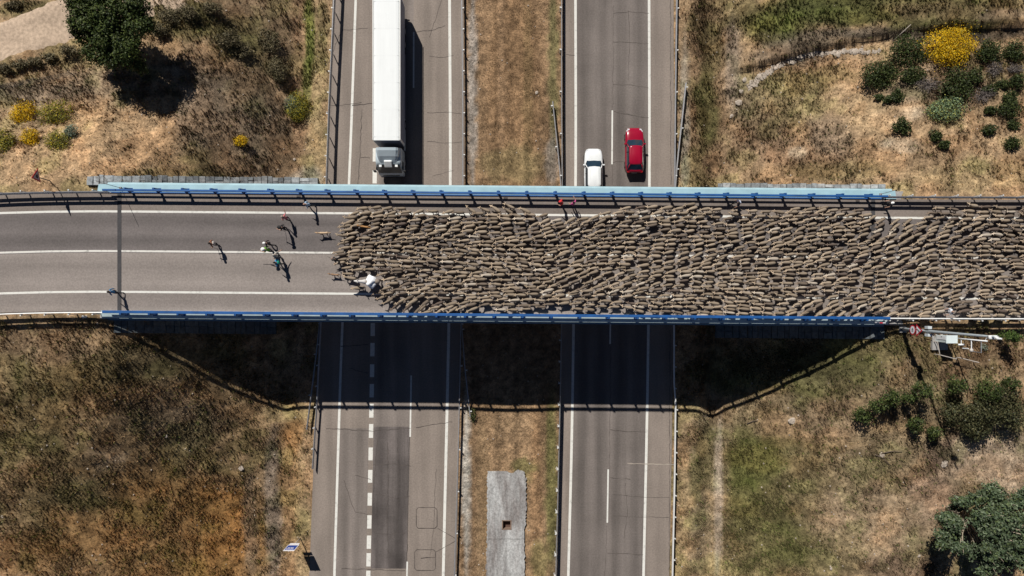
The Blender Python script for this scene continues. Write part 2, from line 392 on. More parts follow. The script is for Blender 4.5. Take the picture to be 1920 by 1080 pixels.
for f, wd, par in ((fA, .24, roadL), (fD, .27, roadL), (fE, .25, roadR), (fG, .25, roadR)): line('edge_line', f, wd, -300, 300, par)
# broad merge dashes
dash_rows = [(606,630),(643,668),(683,707),(720,745),(757,783),(795,821),(839,863),(881,905),(924,948),(966,991),(1004,1029),(1037,1062),(1070,1095)]
k = 565
while k > -40: dash_rows.append((k, k+25)); k -= 41
for a, b in dash_rows: line('lane_dash', fB, .42, Yp(a), Yp(b), roadL)
for a, b in ((704,819),(1053,1160),(60,165),(350,460)): line('lane_dash', fC, .15, Yp(a), Yp(b), roadL)
for a, b in ((207,308),(880,980),(545,645),(-130,-30)): line('lane_dash', fF, .15, Yp(a), Yp(b), roadR)
# cracks and saw cuts: thin sealed ribbons
def crack(pts, wid, parent, name='crack', z=.014, jit=.05, m=None):
    P2 = [Vector((*P(a, b), 0)) for a, b in pts]; q = []
    for a, b in zip(P2[:-1], P2[1:]):
        n = max(1, int((b-a).length/.35))
        q += [a.lerp(b, i/n) + Vector((random.uniform(-jit, jit), random.uniform(-jit, jit), 0)) for i in range(n)]
    q.append(P2[-1]); v = []
    for i, p in enumerate(q):
        d = (q[min(i+1, len(q)-1)]-q[max(i-1, 0)]).normalized(); s = Vector((-d.y, d.x, 0))*wid/2*random.uniform(.5, 1.3)
        v += [(p.x+s.x, p.y+s.y, z), (p.x-s.x, p.y-s.y, z)]
    return link(name, mesh_np(name, v, [(2*i, 2*i+1, 2*i+3, 2*i+2) for i in range(len(q)-1)], m or M_crack), parent)
for pts, wd in [([(780,802),(812,796),(848,791)],.07),([(660,198),(698,194)],.09),([(678,205),(675,300),(671,346)],.06),([(676,295),(694,296)],.06),([(620,199),(655,196),(678,192)],.04),
                ([(612,803),(700,808),(770,803)],.06),([(640,1066),(700,1068),(760,1070)],.07),([(615,120),(640,57),(690,53)],.03),([(780,60),(815,55),(835,48)],.04),([(805,70),(820,25),(828,0)],.03),
                ([(800,212),(845,210),(865,213)],.04),([(805,105),(830,108),(850,104)],.03),([(810,330),(850,320)],.03),([(800,265),(840,268),(866,266)],.03),([(645,900),(665,960),(690,965)],.04),([(665,890),(695,899)],.05),
                ([(727,830),(728,900),(726,980),(729,1060)],.06),([(708,820),(702,900),(700,930)],.05),([(705,925),(745,935),(768,930)],.05),([(745,820),(748,900),(744,1000)],.04),([(700,872),(740,870),(770,874)],.05),([(705,1000),(725,1002),(760,1000)],.04),([(818,880),(812,1000),(806,1050)],.03),([(768,820),(765,900),(763,1050)],.05),
                ([(655,690),(690,700)],.05),([(640,650),(690,646)],.06)]:
    crack(pts, wd, roadL)
for pts, wd in [([(1150,10),(1149,206)],.03),([(1148,310),(1148,346)],.03),([(1150,25),(1180,22),(1217,25)],.04),([(1150,79),(1185,80),(1216,82)],.04),([(1150,158),(1190,160),(1216,165)],.04),([(1150,209),(1190,217),(1217,221)],.05),([(1148,305),(1165,302),(1178,304)],.05),([(1178,20),(1181,80),(1178,150)],.04),
                ([(1145,648),(1143,880)],.04),([(1138,985),(1134,1080)],.04),([(1145,806),(1175,809),(1212,810)],.06),([(1142,895),(1165,898),(1182,899)],.06),([(1172,905),(1176,960),(1170,1010)],.04),([(1139,1037),(1175,1039),(1206,1040)],.06),([(1150,968),(1205,969),(1254,970)],.04),([(1150,928),(1210,932),(1255,933)],.04),([(1257,0),(1258,346)],.05),([(1256,620),(1255,1080)],.05),([(1062,102),(1078,104)],.04)]:
    crack(pts, wd, roadR)
for cx, cy in ((800, 971), (797, 1050)):             # induction loop saw cuts
    h, c = 19.5, 4
    crack([(cx-h+c,cy-h),(cx+h-c,cy-h),(cx+h,cy-h+c),(cx+h,cy+h-c),(cx+h-c,cy+h),(cx-h+c,cy+h),(cx-h,cy+h-c),(cx-h,cy-h+c),(cx-h+c,cy-h)], .07, roadL, 'saw_cut', jit=.006)
crack([(820,990),(853,1009)], .05, roadL, 'saw_cut', jit=.006); crack([(817,1035),(853,1015)], .05, roadL, 'saw_cut', jit=.006); crack([(790,1046),(816,1045)], .09, roadL)
crack([(1176,869),(1264,871)], .10, roadR, 'lime_stain', jit=.03, m=mat('lime_stain', (.36,.31,.26), .95))

# dirt track in the north-west corner
def sheet_on_ground(name, outline, dz, m, n=26, kind='structure', colr=None):
    """outline: two px polylines (a, b); a sheet that follows the ground between them"""
    A, B = outline; v = []; N = n; K = 8
    def at(pl, t):
        t *= len(pl)-1; i = min(int(t), len(pl)-2); u = t-i
        return pl[i][0]*(1-u)+pl[i+1][0]*u, pl[i][1]*(1-u)+pl[i+1][1]*u
    for i in range(N):
        a, b = at(A, i/(N-1)), at(B, i/(N-1))
        for j in range(K):
            u = j/(K-1); g = ground_at(a[0]*(1-u)+b[0]*u, a[1]*(1-u)+b[1]*u)
            edge = 1 if 0 < j < K-1 else -1
            v.append((g.x, g.y, g.z+dz*edge))
    f = [(i*K+j, i*K+j+1, (i+1)*K+j+1, (i+1)*K+j) for i in range(N-1) for j in range(K-1)]
    return tag(link(name, mesh_np(name, v, f, m, None, True)), kind=kind)
M_dirt = mat('dirt_track', (.50, .385, .285), .98, var=.28, scale=3.5, spec=.05)
sheet_on_ground('dirt_track', ([(-120,75),(0,38),(110,-8),(330,-60)], [(-120,140),(0,118),(140,80),(380,10)]), .07, M_dirt)

# ------------------------------------------------------------------ overpass road surface and paint
def xstrip(name, r0, r1, x0, x1, z, m, parent=None, n=60):
    v = []
    for x in np.linspace(x0, x1, n): v += [(x, float(deck_y(x, r1)), z), (x, float(deck_y(x, r0)), z)]
    return link(name, add_u(mesh_np(name, v, [(2*i, 2*i+2, 2*i+3, 2*i+1) for i in range(n-1)], m)), parent)
XA, XB = -110, 110
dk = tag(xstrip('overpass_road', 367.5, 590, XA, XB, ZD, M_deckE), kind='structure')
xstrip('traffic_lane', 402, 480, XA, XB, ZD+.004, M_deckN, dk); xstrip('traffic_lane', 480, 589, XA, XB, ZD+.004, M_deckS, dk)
for r in (402.5, 553.2): xstrip('edge_line', r-2.0, r+2.0, XA, XB, ZD+.012, M_paint, dk)
xstrip('centre_line', 475.0, 478.6, XA, XB, ZD+.012, mat_paint('worn_road_paint', (.70,.68,.63), .55), dk)
for pxj in (224, 1637):
    xj = P(pxj, 0, ZD)[0]
    xstrip('expansion_joint', 369, 589, xj-.17, xj+.17, ZD+.016, M_joint, dk, 2)
for pxg in (948, 1608, 560, 1335):
    p = deck_pt(pxg, 371, ZD); MB().box((p.x-.17,p.y-.12,ZD+.006),(p.x+.17,p.y+.12,ZD+.02)).build('drain_grate', M_crack, dk)

# ------------------------------------------------------------------ the bridge itself
bridge = thing('overpass_bridge', 'long concrete overpass with pale blue edges carrying the flock across the motorway', 'bridge', (0, 0, 0))
def xprism(name, prof, x0, x1, m, parent, n=40, smooth=False):
    """prof: list of (row, z) closed section, swept along the deck line"""
    rings = []
    for x in np.linspace(x0, x1, n): rings.append([(x, float(deck_y(x, r)), z) for r, z in prof])
    return MB().loft(rings).build(name, m, parent, smooth)
XLb, XRb = P(182, 0, 9.6)[0], P(1681, 0, 9.6)[0]
xprism('deck_slab', [(352, 9.22), (371, 9.47), (585, 9.47), (602, 9.22), (602, 8.7), (352, 8.7)], XL, XR, M_conc, bridge)
xprism('ledge', [(351, 9.38), (367.4, 9.60), (367.4, 9.2), (351, 9.2)], XLb, XRb, M_ledge, bridge)
xprism('ledge', [(588.2, 9.60), (603, 9.38), (603, 9.2), (588.2, 9.2)], P(190,0,ZD)[0], XRb-.6, M_ledge2, bridge)
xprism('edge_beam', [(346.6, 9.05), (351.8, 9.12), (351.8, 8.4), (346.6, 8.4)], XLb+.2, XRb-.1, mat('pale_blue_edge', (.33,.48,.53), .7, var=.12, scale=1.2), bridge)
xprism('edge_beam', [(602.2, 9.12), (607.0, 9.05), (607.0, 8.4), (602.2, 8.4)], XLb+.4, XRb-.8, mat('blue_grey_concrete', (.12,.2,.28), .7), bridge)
for r in (400, 445, 490, 535, 570): xprism('girder', [(r-9, 8.72), (r+9, 8.72), (r+6, 7.7), (r-6, 7.7)], XL+6, XR-6, M_conc, bridge, 12)
for pxp in (962,):
    for r in (395, 478, 560):
        p = deck_pt(pxp, r, 7.7); MB().tube([(p.x, p.y, -.4), (p.x, p.y, 7.75)], .45, 16).build('pier', M_conc, bridge, True)
for sx, xx in ((1, XL), (-1, XR)):
    a, b = sorted((xx-.5, xx+.9)); xprism('abutment', [(352, 9.3), (604, 9.3), (604, 4.5), (352, 4.5)], a, b, M_conc, bridge, 3)

# ------------------------------------------------------------------ bridge railings
pitch = 52.9
def bridge_railing(label, row, side, px0, px1, first):
    """row: picture row of the beam line at px 960; side +1 = north (posts on the outer side)"""
    t = thing('bridge_railing', label, 'railing', deck_pt(960, row, 9.6), 0, 'blue railings of the overpass')
    o0 = t.location.copy()
    y0 = float(deck_pt(960, row, ZD).y)
    def bx(name, d0, d1, z0, z1, ch=.02):
        rings = []
        for px in np.linspace(px0, px1, 30):
            p = deck_pt(px, row, ZD) - Vector((o0.x, o0.y, 0))
            a, b = p.y+side*d0, p.y+side*d1; zc = o0.z
            rings.append([(p.x, a, z0+ch-zc), (p.x, a+side*ch, z0-zc), (p.x, b-side*ch, z0-zc), (p.x, b, z0+ch-zc), (p.x, b, z1-ch-zc), (p.x, b-side*ch, z1-zc), (p.x, a+side*ch, z1-zc), (p.x, a, z1-ch-zc)])
        return MB().loft(rings).build(name, M_blue, t)
    bx('top_beam', -.085 if side > 0 else -.13, .085 if side > 0 else .10, ZD+.93, ZD+1.14); bx('lower_beam', -.15 if side > 0 else -.06, -.04 if side > 0 else .05, ZD+.30, ZD+.45)
    pm = MB()
    pm.add([(-.09, side*.10, 0), (.09, side*.10, 0), (.09, side*.27, 0), (-.09, side*.27, 0), (-.075, side*.10, 1.05), (.075, side*.10, 1.05), (.075, side*.21, 1.05), (-.075, side*.21, 1.05)],
           [(3,2,1,0),(4,5,6,7),(0,1,5,4),(1,2,6,5),(2,3,7,6),(3,0,4,7)])
    pm.box((-.15, side*.19-.13, -.005), (.15, side*.19+.13, .02)); pm.box((-.06, side*.02-.07, .30), (.06, side*.02+.09, .42)); pm.box((-.13, min(side*.06, side*.20), .80), (.11, max(side*.06, side*.20), .965))
    me = pm.mesh('post', M_blue); px = first
    while px < px1:
        p = deck_pt(px, row, ZD); link('post', me, t, (p.x-o0.x, p.y-o0.y, 0)); px += pitch
    return t
bridge_railing('blue steel railing along the upper edge of the overpass, shadow falling on the road', 365.8, 1, 206, 1652, 247)
bridge_railing('blue steel railing along the lower edge of the overpass above the shaded motorway', 590.6, -1, 206, 1656, 239)

# ------------------------------------------------------------------ guard rails
W_PROF = [(0,.0),(.035,.04),(.035,.10),(0,.155),(.035,.21),(.035,.27),(0,.31)]
def guard_rail(label, pts, z0, zb, zt, side, post_pitch, m=None, group='steel guard rails', name='guard_rail', beams=1, post_from=0, closed_end=None):
    """pts: world (x,y) polyline of the beam, side: +1 posts on the left of the walking direction"""
    m = m or M_galv; P3 = [Vector((a, b, 0)) for a, b in pts]
    o0 = P3[0].copy(); o0.z = z0
    t = thing(name, label, 'guard rail', o0, 0, group)
    L = [0]
    for a, b in zip(P3[:-1], P3[1:]): L.append(L[-1]+(b-a).length)
    def at(s):
        s = min(max(s, 0), L[-1]); i = max(j for j in range(len(L)) if L[j] <= s+1e-9); i = min(i, len(P3)-2)
        d = (P3[i+1]-P3[i]); u = (s-L[i])/max(1e-6, L[i+1]-L[i]); return P3[i].lerp(P3[i+1], u), d.normalized()
    n = max(2, int(L[-1]/2)); hh = zt-zb
    for low in range(beams):
        rings = []; zl = zb-.43*low
        for k in range(n+1):
            p, d = at(L[-1]*k/n); nn = Vector((-d.y, d.x, 0))*side; ring = []
            for dx, dz in W_PROF: q = p - nn*(dx*1.6+.012) - o0; ring.append((q.x, q.y, zl+dz/.31*hh))
            for dx, dz in W_PROF[::-1]: q = p - nn*(dx*1.6-.012) - o0; ring.append((q.x, q.y, zl+dz/.31*hh))
            rings.append(ring)
        MB().loft(rings).build('beam', m, t)
    pm = MB(); pm.box((-.05, .09, -.35), (.05, .15, zt-.06)); pm.box((-.05, .0, zb+.05), (.05, .09, zt-.1)); pm.box((-.05,.09,zt-.07),(.05,.19,zt-.03))
    me = pm.mesh('post', M_galv2); s = post_from+.4
    while s < L[-1]:
        p, d = at(s); a = math.atan2(d.y, d.x) + (0 if side > 0 else math.pi)
        q = p-o0; link('post', me, t, (q.x, q.y, 0), (0, 0, a)); s += post_pitch
    return t
def gp(pxs, z): return [P(a, b, z) for a, b in pxs]
# motorway rails, walking from north to south (side +1 = east, -1 = west)
def ext(p, n=60):
    a, b = Vector(p[0]), Vector(p[1]); d = (a-b).normalized(); return [tuple(a+d*n)] + p
def ext2(p, n=60):
    a, b = Vector(p[-1]), Vector(p[-2]); d = (a-b).normalized(); return p + [tuple(a+d*n)]
guard_rail('tall grey guard rail left of the lorry, with a broad shadow on the hard shoulder', ext(gp([(626,0),(616,200),(611,348),(603,560)],1.35),24), 0, .85, 1.45, -1, 2.03)
guard_rail('grey guard rail below the overpass on the far left shoulder, ending in the ground', gp([(603,560),(599,640),(593,760),(589,815),(585,880)],.7), 0, .42, .74, -1, 2.03)
guard_rail('short grey rail end flaring away from the left shoulder below the overpass', gp([(601,580),(594,650),(582,745),(574,806)],.7), 0, .40, .72, -1, 4.0)
guard_rail('guard rail along the left edge of the grassy median, between lorry and brown grass', ext(gp([(866,0),(868,200),(868,348),(865,580)],.8),24), 0, .45, .86, 1, 2.03)
guard_rail('guard rail at the left of the median below the overpass, beside pale gravel', ext2(gp([(865,600),(863,700),(860,830),(853,1050)],.75),24), 0, .42, .76, 1, 4.06)
guard_rail('thin rail end flaring into the median grass below the overpass', gp([(866,610),(872,690),(879,752),(882,782)],.6), 0, .38, .66, 1, 4.0)
guard_rail('guard rail right of the median, beside the white car', ext(gp([(1053,0),(1053,200),(1054,348),(1053,580)],.8),24), 0, .35, 1.0, -1, 4.06)
guard_rail('slanting rail end running from the median grass to the right rail above the overpass', gp([(1036,190),(1044,265),(1052,348),(1053,450)],.7), 0, .42, .74, -1, 4.0)
guard_rail('guard rail right of the median below the overpass with a broad black shadow', ext2(gp([(1053,590),(1050,750),(1047,880),(1042,1080)],.8),24), 0, .35, 1.05, -1, 2.08)
guard_rail('guard rail on the right shoulder above the overpass, beside the red car', ext(gp([(1270,0),(1267,200),(1266,348),(1266,590)],.75),24), 0, .42, .78, 1, 4.06)
guard_rail('slanting rail end leaning in from the dry grass on the right shoulder above the overpass', gp([(1287,155),(1279,230),(1271,300),(1267,352),(1266,430)],.7), 0, .42, .74, 1, 4.0)
guard_rail('bright guard rail on the right shoulder below the overpass', ext2(gp([(1265,600),(1265,730),(1268,745),(1266,900),(1262,1080)],.8),24), 0, .42, .84, 1, 2.08, M_galv2)
# approach rails on the upper road
def ap(pxs, rows, z): return [tuple(deck_pt(a, r, z).xy) for a, r in zip(pxs, rows)]
guard_rail('weathered guard rail of the upper road left of the blue railing, on the far side', [tuple(deck_pt(a, 366.2, ZD+.7).xy) for a in (-500,-300,-150,0,60,120,170,206)], ZD, .78, 1.08, 1, 1.99, beams=2)
guard_rail('pale guard rail of the upper road left of the blue railing, on the near side', [tuple(deck_pt(a, 592.5, ZD+.7).xy) for a in (-500,-300,-150,0,60,120,170,208)], ZD, .78, 1.08, -1, 1.99, M_galv2, beams=2)
guard_rail('grey guard rail of the upper road right of the blue railing, above the flock', [tuple(deck_pt(a, 363.3, ZD+.7).xy) for a in (1656,1700,1750,1800,1860,1920,2100,2400)], ZD, .78, 1.08, 1, 1.88, beams=2)
guard_rail('white guard rail of the upper road right of the blue railing, below the flock', [tuple(deck_pt(a, 591.5, ZD+.7).xy) for a in (1656,1700,1750,1800,1860,1920,2100,2400)], ZD, .78, 1.08, -1, 1.92, M_galv2, beams=2)

# ------------------------------------------------------------------ stone slope paving beside the abutments
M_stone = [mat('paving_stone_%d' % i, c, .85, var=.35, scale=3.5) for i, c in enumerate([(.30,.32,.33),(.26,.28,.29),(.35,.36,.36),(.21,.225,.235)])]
M_stone_shaded = [mat('shaded_stone_%d' % i, c, .9, var=.35, scale=3.5) for i, c in enumerate([(.10,.12,.13),(.085,.10,.11),(.12,.135,.14)])]  # same stone, with the shade of the bridge painted into its colour
def paving(pxa, pxb, rows, stones):
    g = ground_at((pxa+pxb)/2, rows[0])
    base = None
    vs = []; t = tag(link('slope_paving', None, None, g), kind='structure'); t.empty_display_size = .5
    px = pxa; k = 0
    while px < pxb:
        wpx = random.uniform(8, 18); rr_ = [rows[0]+random.uniform(-1.5, 1.5)]+[q+random.uniform(-2, 2) for q in rows[1:-1]]+[rows[-1]]
        for r0, r1 in zip(rr_[:-1], rr_[1:]):
            a = [ground_at(px+.4, r0+dyp(px)), ground_at(px+wpx-.4, r0+dyp(px)), ground_at(px+wpx-.4, r1+dyp(px)), ground_at(px+.4, r1+dyp(px))]
            h = random.uniform(.12, .22); tilt = random.uniform(-.03, .03)
            top = [p+Vector((0, 0, h+tilt*(i-1.5))) for i, p in enumerate(a)]; bot = [p-Vector((0, 0, .4)) for p in a]
            c = sum(top, Vector())/4; ins = [p.lerp(c, .07)+Vector((0, 0, .03)) for p in top]
            v = [tuple(p-g) for p in bot+top+ins]
            f = [(0,3,7,4),(3,2,6,7),(2,1,5,6),(1,0,4,5),(4,7,11,8),(7,6,10,11),(6,5,9,10),(5,4,8,9),(8,11,10,9)]
            link('paving_stone', mesh_np('paving_stone', v, f, random.choice(stones)), t)
        px += wpx
paving(165, 590, (336, 345, 354), M_stone)
paving(1345, 1652, (341, 349, 357), M_stone)
paving(215, 510, (604, 617, 630), M_stone_shaded)
paving(1340, 1650, (604, 617, 630), M_stone_shaded)

# ------------------------------------------------------------------ concrete drain slab in the median
slab = tag(link('drainage_slab', None, None, (*P(952, 985), 0)), 'stained concrete drainage slab with a square hole, in the median grass', 'slab')
def slab_piece(pts, h, name, m):
    q = []
    for i, (a, b) in enumerate(pts):                 # third value 1 = broken, weathered edge towards the next corner
        j = pts[(i+1) % len(pts)]; q.append((a[0], a[1])); n = int(math.hypot(j[0][0]-a[0], j[0][1]-a[1])/3) if b else 0
        q += [(a[0]+(j[0][0]-a[0])*k/n+random.uniform(-1.6, 1.6), a[1]+(j[0][1]-a[1])*k/n+random.uniform(-1, 1)) for k in range(1, n)]
    a = [Vector((*P(x, y), 0))-slab.location for x, y in q]; n = len(a)
    MB().add([(p.x, p.y, -.5) for p in a]+[(p.x, p.y, h) for p in a], [tuple(range(n))[::-1], tuple(range(n, 2*n))]+[(i, (i+1) % n, n+(i+1) % n, n+i) for i in range(n)]).build(name, m, slab)
Z1 = .05
M_sl, t_, b_ = nodes_of('worn_concrete')
f1 = ramp(t_, tex(t_, .55, 5, .7, (1, .25, 1)), 0, 1, .40, .60); mx = t_.nodes.new('ShaderNodeMix'); mx.data_type = 'RGBA'
mx.inputs[6].default_value = (.225, .205, .195, 1); mx.inputs[7].default_value = (.43, .43, .42, 1); t_.links.new(f1, mx.inputs[0])
t_.links.new(mul(t_, mul(t_, mx.outputs[2], ramp(t_, tex(t_, 5, 5, .8), .75, 1.2, .4, .6)), ramp(t_, tex(t_, 1.6, 5, .8, (1, .2, 1)), .8, 1.15, .4, .6)), b_.inputs['Base Color']); b_.inputs['Roughness'].default_value = .95
slab_piece([((914,884),0),((948,884),0),((948,975),0),((941,975),0),((941,993),0),((948,993),0),((948,1010),0),((913,1010),1)], Z1, 'concrete_panel', M_sl)
slab_piece([((913,1011),0),((948,1011),0),((948,1130),0),((910,1130),1)], Z1-.006, 'concrete_panel', M_sl)
slab_piece([((948,884),1),((960,888),1),((972,881),1),((984,886),1),((987,905),1),((986,975),1),((983,1000),0),((983,1010),0),((948,1010),0),((948,993),0),((959,993),0),((959,975),0),((948,975),0)], Z1, 'concrete_panel', M_sl)
slab_piece([((948,1011),0),((983,1011),1),((984,1040),1),((981,1130),0),((948,1130),0)], Z1-.006, 'concrete_panel', M_sl)
sx, sy = P(950, 984); MB().box((sx-.5-slab.location.x, sy-.5-slab.location.y, -.9), (sx+.5-slab.location.x, sy+.5-slab.location.y, -.55)).build('drain_pit', mat('rusty_pit', (.10,.055,.04), .9), slab)
me = MB()
for (x0, x1, y0, y1) in ((941,943,976,992),(957,959,976,992),(941,959,975,976.5),(941,959,991.5,993)):
    a, b = P(x0, y1), P(x1, y0); me.box((a[0]-slab.location.x, a[1]-slab.location.y, -.6), (b[0]-slab.location.x, b[1]-slab.location.y, Z1+.02))
me.build('drain_frame', mat('rusty_frame', (.22,.15,.11), .9), slab)
# ------------------------------------------------------------------ four-legged animals (one continuous body mesh each)
def quad_mesh(spine, legs, ears, cols, bend=0.0, tail=None, seed=0, n=8, horns=None):
    """spine: (x, z, half width, half height) from rump to muzzle, facing -x; returns V, F(list), colour per vertex"""
    r = random.Random(seed); mb = MB(); col = []
    rings = []; xs0 = spine[0][0]
    for i, (x, z, hw, hh) in enumerate(spine):
        t = max(0, (-x-.25)); yo = bend*t*t*1.2; ring = []
        for k in range(n):
            a = 2*math.pi*k/n + math.pi/n
            ring.append((x, yo+hw*math.cos(a), z+hh*math.sin(a)*(1.0 if math.sin(a) > 0 else .95)))
        rings.append(ring)
    mb.loft(rings); nh = len(spine)
    for i in range(nh): col += [cols['head'] if i >= nh-cols.get('nh', 5) else cols['body']]*n
    for (lx, ly, ltop, sw, rt) in legs:
        kx = lx + sw*.35; fx = lx + sw
        pts = [(lx, ly*.85, ltop), (lx+.02, ly, ltop*.62), (kx, ly, ltop*.36), (fx, ly, .05), (fx-.03, ly, 0.0)]
        mb.tube(pts, [rt*1.9, rt*1.35, rt*.85, rt*.7, rt*.8], 5)
        col += [cols['body']]*10 + [cols['leg']]*15
    t = max(0, (-ears[0]-.25)); yo = bend*t*t*1.2
    for sgn in (-1, 1):
        ex, ez, el_, ew = ears[:4]
        b = Vector((ex, yo+sgn*ears[4], ez)); tip = b + Vector((ears[5], sgn*el_, ears[6]))
        mid = (b+tip)/2
        mb.add([b+Vector((-ew*.4, 0, 0)), b+Vector((ew*.4, 0, 0)), mid+Vector((ew*.8, 0, .012)), tip, mid+Vector((-ew*.8, 0, .012)), mid+Vector((0, 0, -.025))],
               [(0,1,2,4),(4,2,3),(1,0,5),(0,4,5),(4,3,5),(3,2,5),(2,1,5)])
        col += [cols['ear']]*6
    if tail:
        mb.tube(tail, [.03, .028, .012] if len(tail) == 3 else .02, 5); col += [cols['body']]*(5*len(tail))
    return mb, np.array(col)
def sheep_variant(seed):
    r = random.Random(seed); g = r.uniform(.9, 1.12); hd = r.choice([-.10, -.04, .02, .06, .10])
    sp = [(.50,.52,.03,.04),(.475,.53,.09,.12),(.40,.52,.135,.18),(.27,.505,.160,.215),(.10,.495,.166,.225),(-.06,.50,.158,.21),(-.19,.53,.135,.18),
          (-.29,.585+hd*.3,.098,.13),(-.40,.65+hd*.7,.072,.095),(-.49,.70+hd,.070,.08),(-.56,.70+hd,.068,.072),(-.65,.66+hd,.050,.052),(-.73,.615+hd,.028,.03)]
    sp = [(x, z, w_*g*(.98 if x > -.3 else 1.0), h) for x, z, w_, h in sp]
    sw = r.uniform(-.16, .16)
    legs = [(-.15,.09,.42,sw,.032),(-.15,-.09,.42,-sw,.032),(.36,.09,.42,-sw*.9,.036),(.36,-.09,.42,sw*.9,.036)]
    b = r.uniform(-.7, .7)
    cols = dict(body=(1, 1, 1), head=(1.6, 1.56, 1.5), leg=(.7, .66, .62), ear=(2.4, 2.35, 2.3))
    return quad_mesh(sp, legs, (-.505,.745+hd,.13,.065,.04,.03,.01), cols, b, [(.47,0,.60),(.53,0,.50),(.535,0,.36)], seed)
SV = [sheep_variant(s) for s in range(16)]
TINTS = [((.268,.214,.158), 6), ((.318,.255,.190), 4), ((.222,.176,.130), 5), ((.155,.122,.095), 3), ((.40,.345,.28), 1), ((.115,.088,.072), .5)]
TB = [c for c, n_ in TINTS for _ in range(int(n_*2))]
# where the flock stands: upper and lower outline in picture pixels
TOPX = [632, 643, 650, 662, 672, 690, 730, 800, 870, 905, 945, 985, 1030, 1060, 1100, 1140, 1180, 1215, 1300, 1330, 1400, 1440, 1500, 1590, 1622, 1640, 1735, 1745, 1790, 1925, 2050]
TOPY = [482, 424, 412, 404, 391, 384, 388, 394, 397, 394, 385, 394, 404, 414, 410, 400, 390, 383, 385, 392, 396, 398, 390, 389, 396, 411, 411, 394, 387, 385, 385]
BOTX = [632, 642, 650, 670, 700, 722, 735, 765, 800, 880, 905, 960, 1000, 1050, 1085, 1120, 1160, 1210, 1260, 1560, 1640, 1760, 1772, 1800, 1815, 1925, 2050]
BOTY = [486, 500, 512, 535, 546, 560, 574, 583, 585, 584, 572, 584, 578, 570, 583, 586, 572, 588, 590, 591, 592, 592, 575, 575, 592, 593, 593]
HOLES = [(697, 527, 33, 16), (1785, 583, 16, 16), (1822, 556, 26, 8), (1850, 572, 12, 5), (1000+235, 420+8, 10, 5), (628, 487, 9, 8), (686, 424, 12, 5), (1070, 400, 28, 12), (1388, 398, 5, 8), (1900,505,14,6), (1676,398,14,12)]
flock = []
row = 378.0
def flow(pxs, pys):
    a = (float(vnoise(np.float64(pxs/120), np.float64(pys/48), 5))-.5)*.50 + .05 + random.gauss(0, .085)
    if pxs > 1430: a += .5*math.exp(-((pxs-1560)/90)**2)*float(sstep(545, 590, np.float64(pys))) + .45*math.exp(-((pxs-1680)/50)**2)*(1-float(sstep(405, 470, np.float64(pys))))
    if pxs < 800: a += .55*float(sstep(545, 580, np.float64(pys))) + .06
    if 820 < pxs < 900: a += .35*float(sstep(560, 580, np.float64(pys)))
    if 900 < pxs < 1010: a -= .45*(1-float(sstep(390, 410, np.float64(pys))))
    if 1000 < pxs < 1130: a += .25*(1-float(sstep(415, 445, np.float64(pys))))
    return a
flock += [(866, 577, .38), (672, 540, .06), (648, 424, .16), (643, 441, .03), (884, 394, -.55), (930, 392, -.6), (1378, 402, -.05)]
rim = list(flock); rq = random.Random(4); row = 376.0; ri = 0
while row < 602:                                     # loose files of sheep, each a little offset against the next
    pxs = 618 + (ri % 2)*12.5 + rq.uniform(-5, 5)
    while pxs < 1990:
        q = pxs + rq.gauss(0, 1.6)
        yy = row + rq.gauss(0, .75) + 3.4*math.sin(pxs/74.0+row*.017) + 1.5*math.sin(pxs/29.0+row*.13) + (q-960)*.003
        ok = np.interp(q, TOPX, TOPY)-1.5 < yy < np.interp(q, BOTX, BOTY)+1.5 and not any(((q-a)/c)**2+((yy-b)/d)**2 < 1 for a, b, c, d in HOLES) \
            and not any(((q-f_[0])/20)**2+((yy-f_[1])/6.5)**2 < 1 for f_ in rim) and rq.random() > .012
        if ok: flock.append((q, yy, flow(q, yy)))
        pxs += rq.uniform(22.0, 27.0) if ok else rq.uniform(7, 13)
    row += 8.2; ri += 1
sh_rows = []
for q, yy, a in flock:
    x, y = P(q, yy, ZD+.5); sh_rows.append((x, y, math.copysign(min(abs(a), .8), a), random.randrange(len(SV)), random.choice(TB), random.uniform(.80, .96)))
order = sorted(range(len(sh_rows)), key=lambda i: sh_rows[i][0] + (0 if abs(sh_rows[i][1]) < 50 else 0))
single = set(order[:298])
print('SHEEP', len(sh_rows))
cache = {}
def sheep_mesh(v, tint):
    k = (v, tint)
    if k not in cache:
        mb, col = SV[v]; cache[k] = mesh_np('sheep', mb.v, mb.f, M_wool, col*np.array(tint), True)
    return cache[k]
def tone(t):
    s = sum(t)
    return 'dark brown' if s < .32 else 'brown' if s < .45 else 'grey brown' if s < .7 else 'beige' if s < .9 else 'pale'
for n_, i in enumerate(order):
    if i not in single: continue
    x, y, a, v, tint, sc = sh_rows[i]
    o = link('sheep', sheep_mesh(v, tint), None, (x, y, ZD+.012), (0, 0, a)); o.scale = (sc*1.02, sc, sc)
    tn = tone(tint); pxs, pys = flock[i][0], flock[i][1]
    et, eb = pys-np.interp(pxs, TOPX, TOPY), np.interp(pxs, BOTX, BOTY)-pys
    where = 'at the upper rim of the flock' if et < 12 else 'at the lower rim of the flock' if eb < 12 else 'in the upper half of the flock' if pys < 480 else 'in the lower half of the flock'
    near = 'near its front' if pxs < 720 else 'a little behind its front' if pxs < 830 else 'above the motorway median' if pxs > 870 else 'above the lorry lanes'
    if n_ == 0: lab, g = 'foremost sheep at the very tip of the flock beside the shepherd', None
    else: lab, g = '%s shorn sheep %s, %s' % (tn, where, near), '%s sheep %s' % (tn, where)
    tag(o, lab, 'sheep', g)
Vs, Fs, Cs, b0 = [], [], [], 0
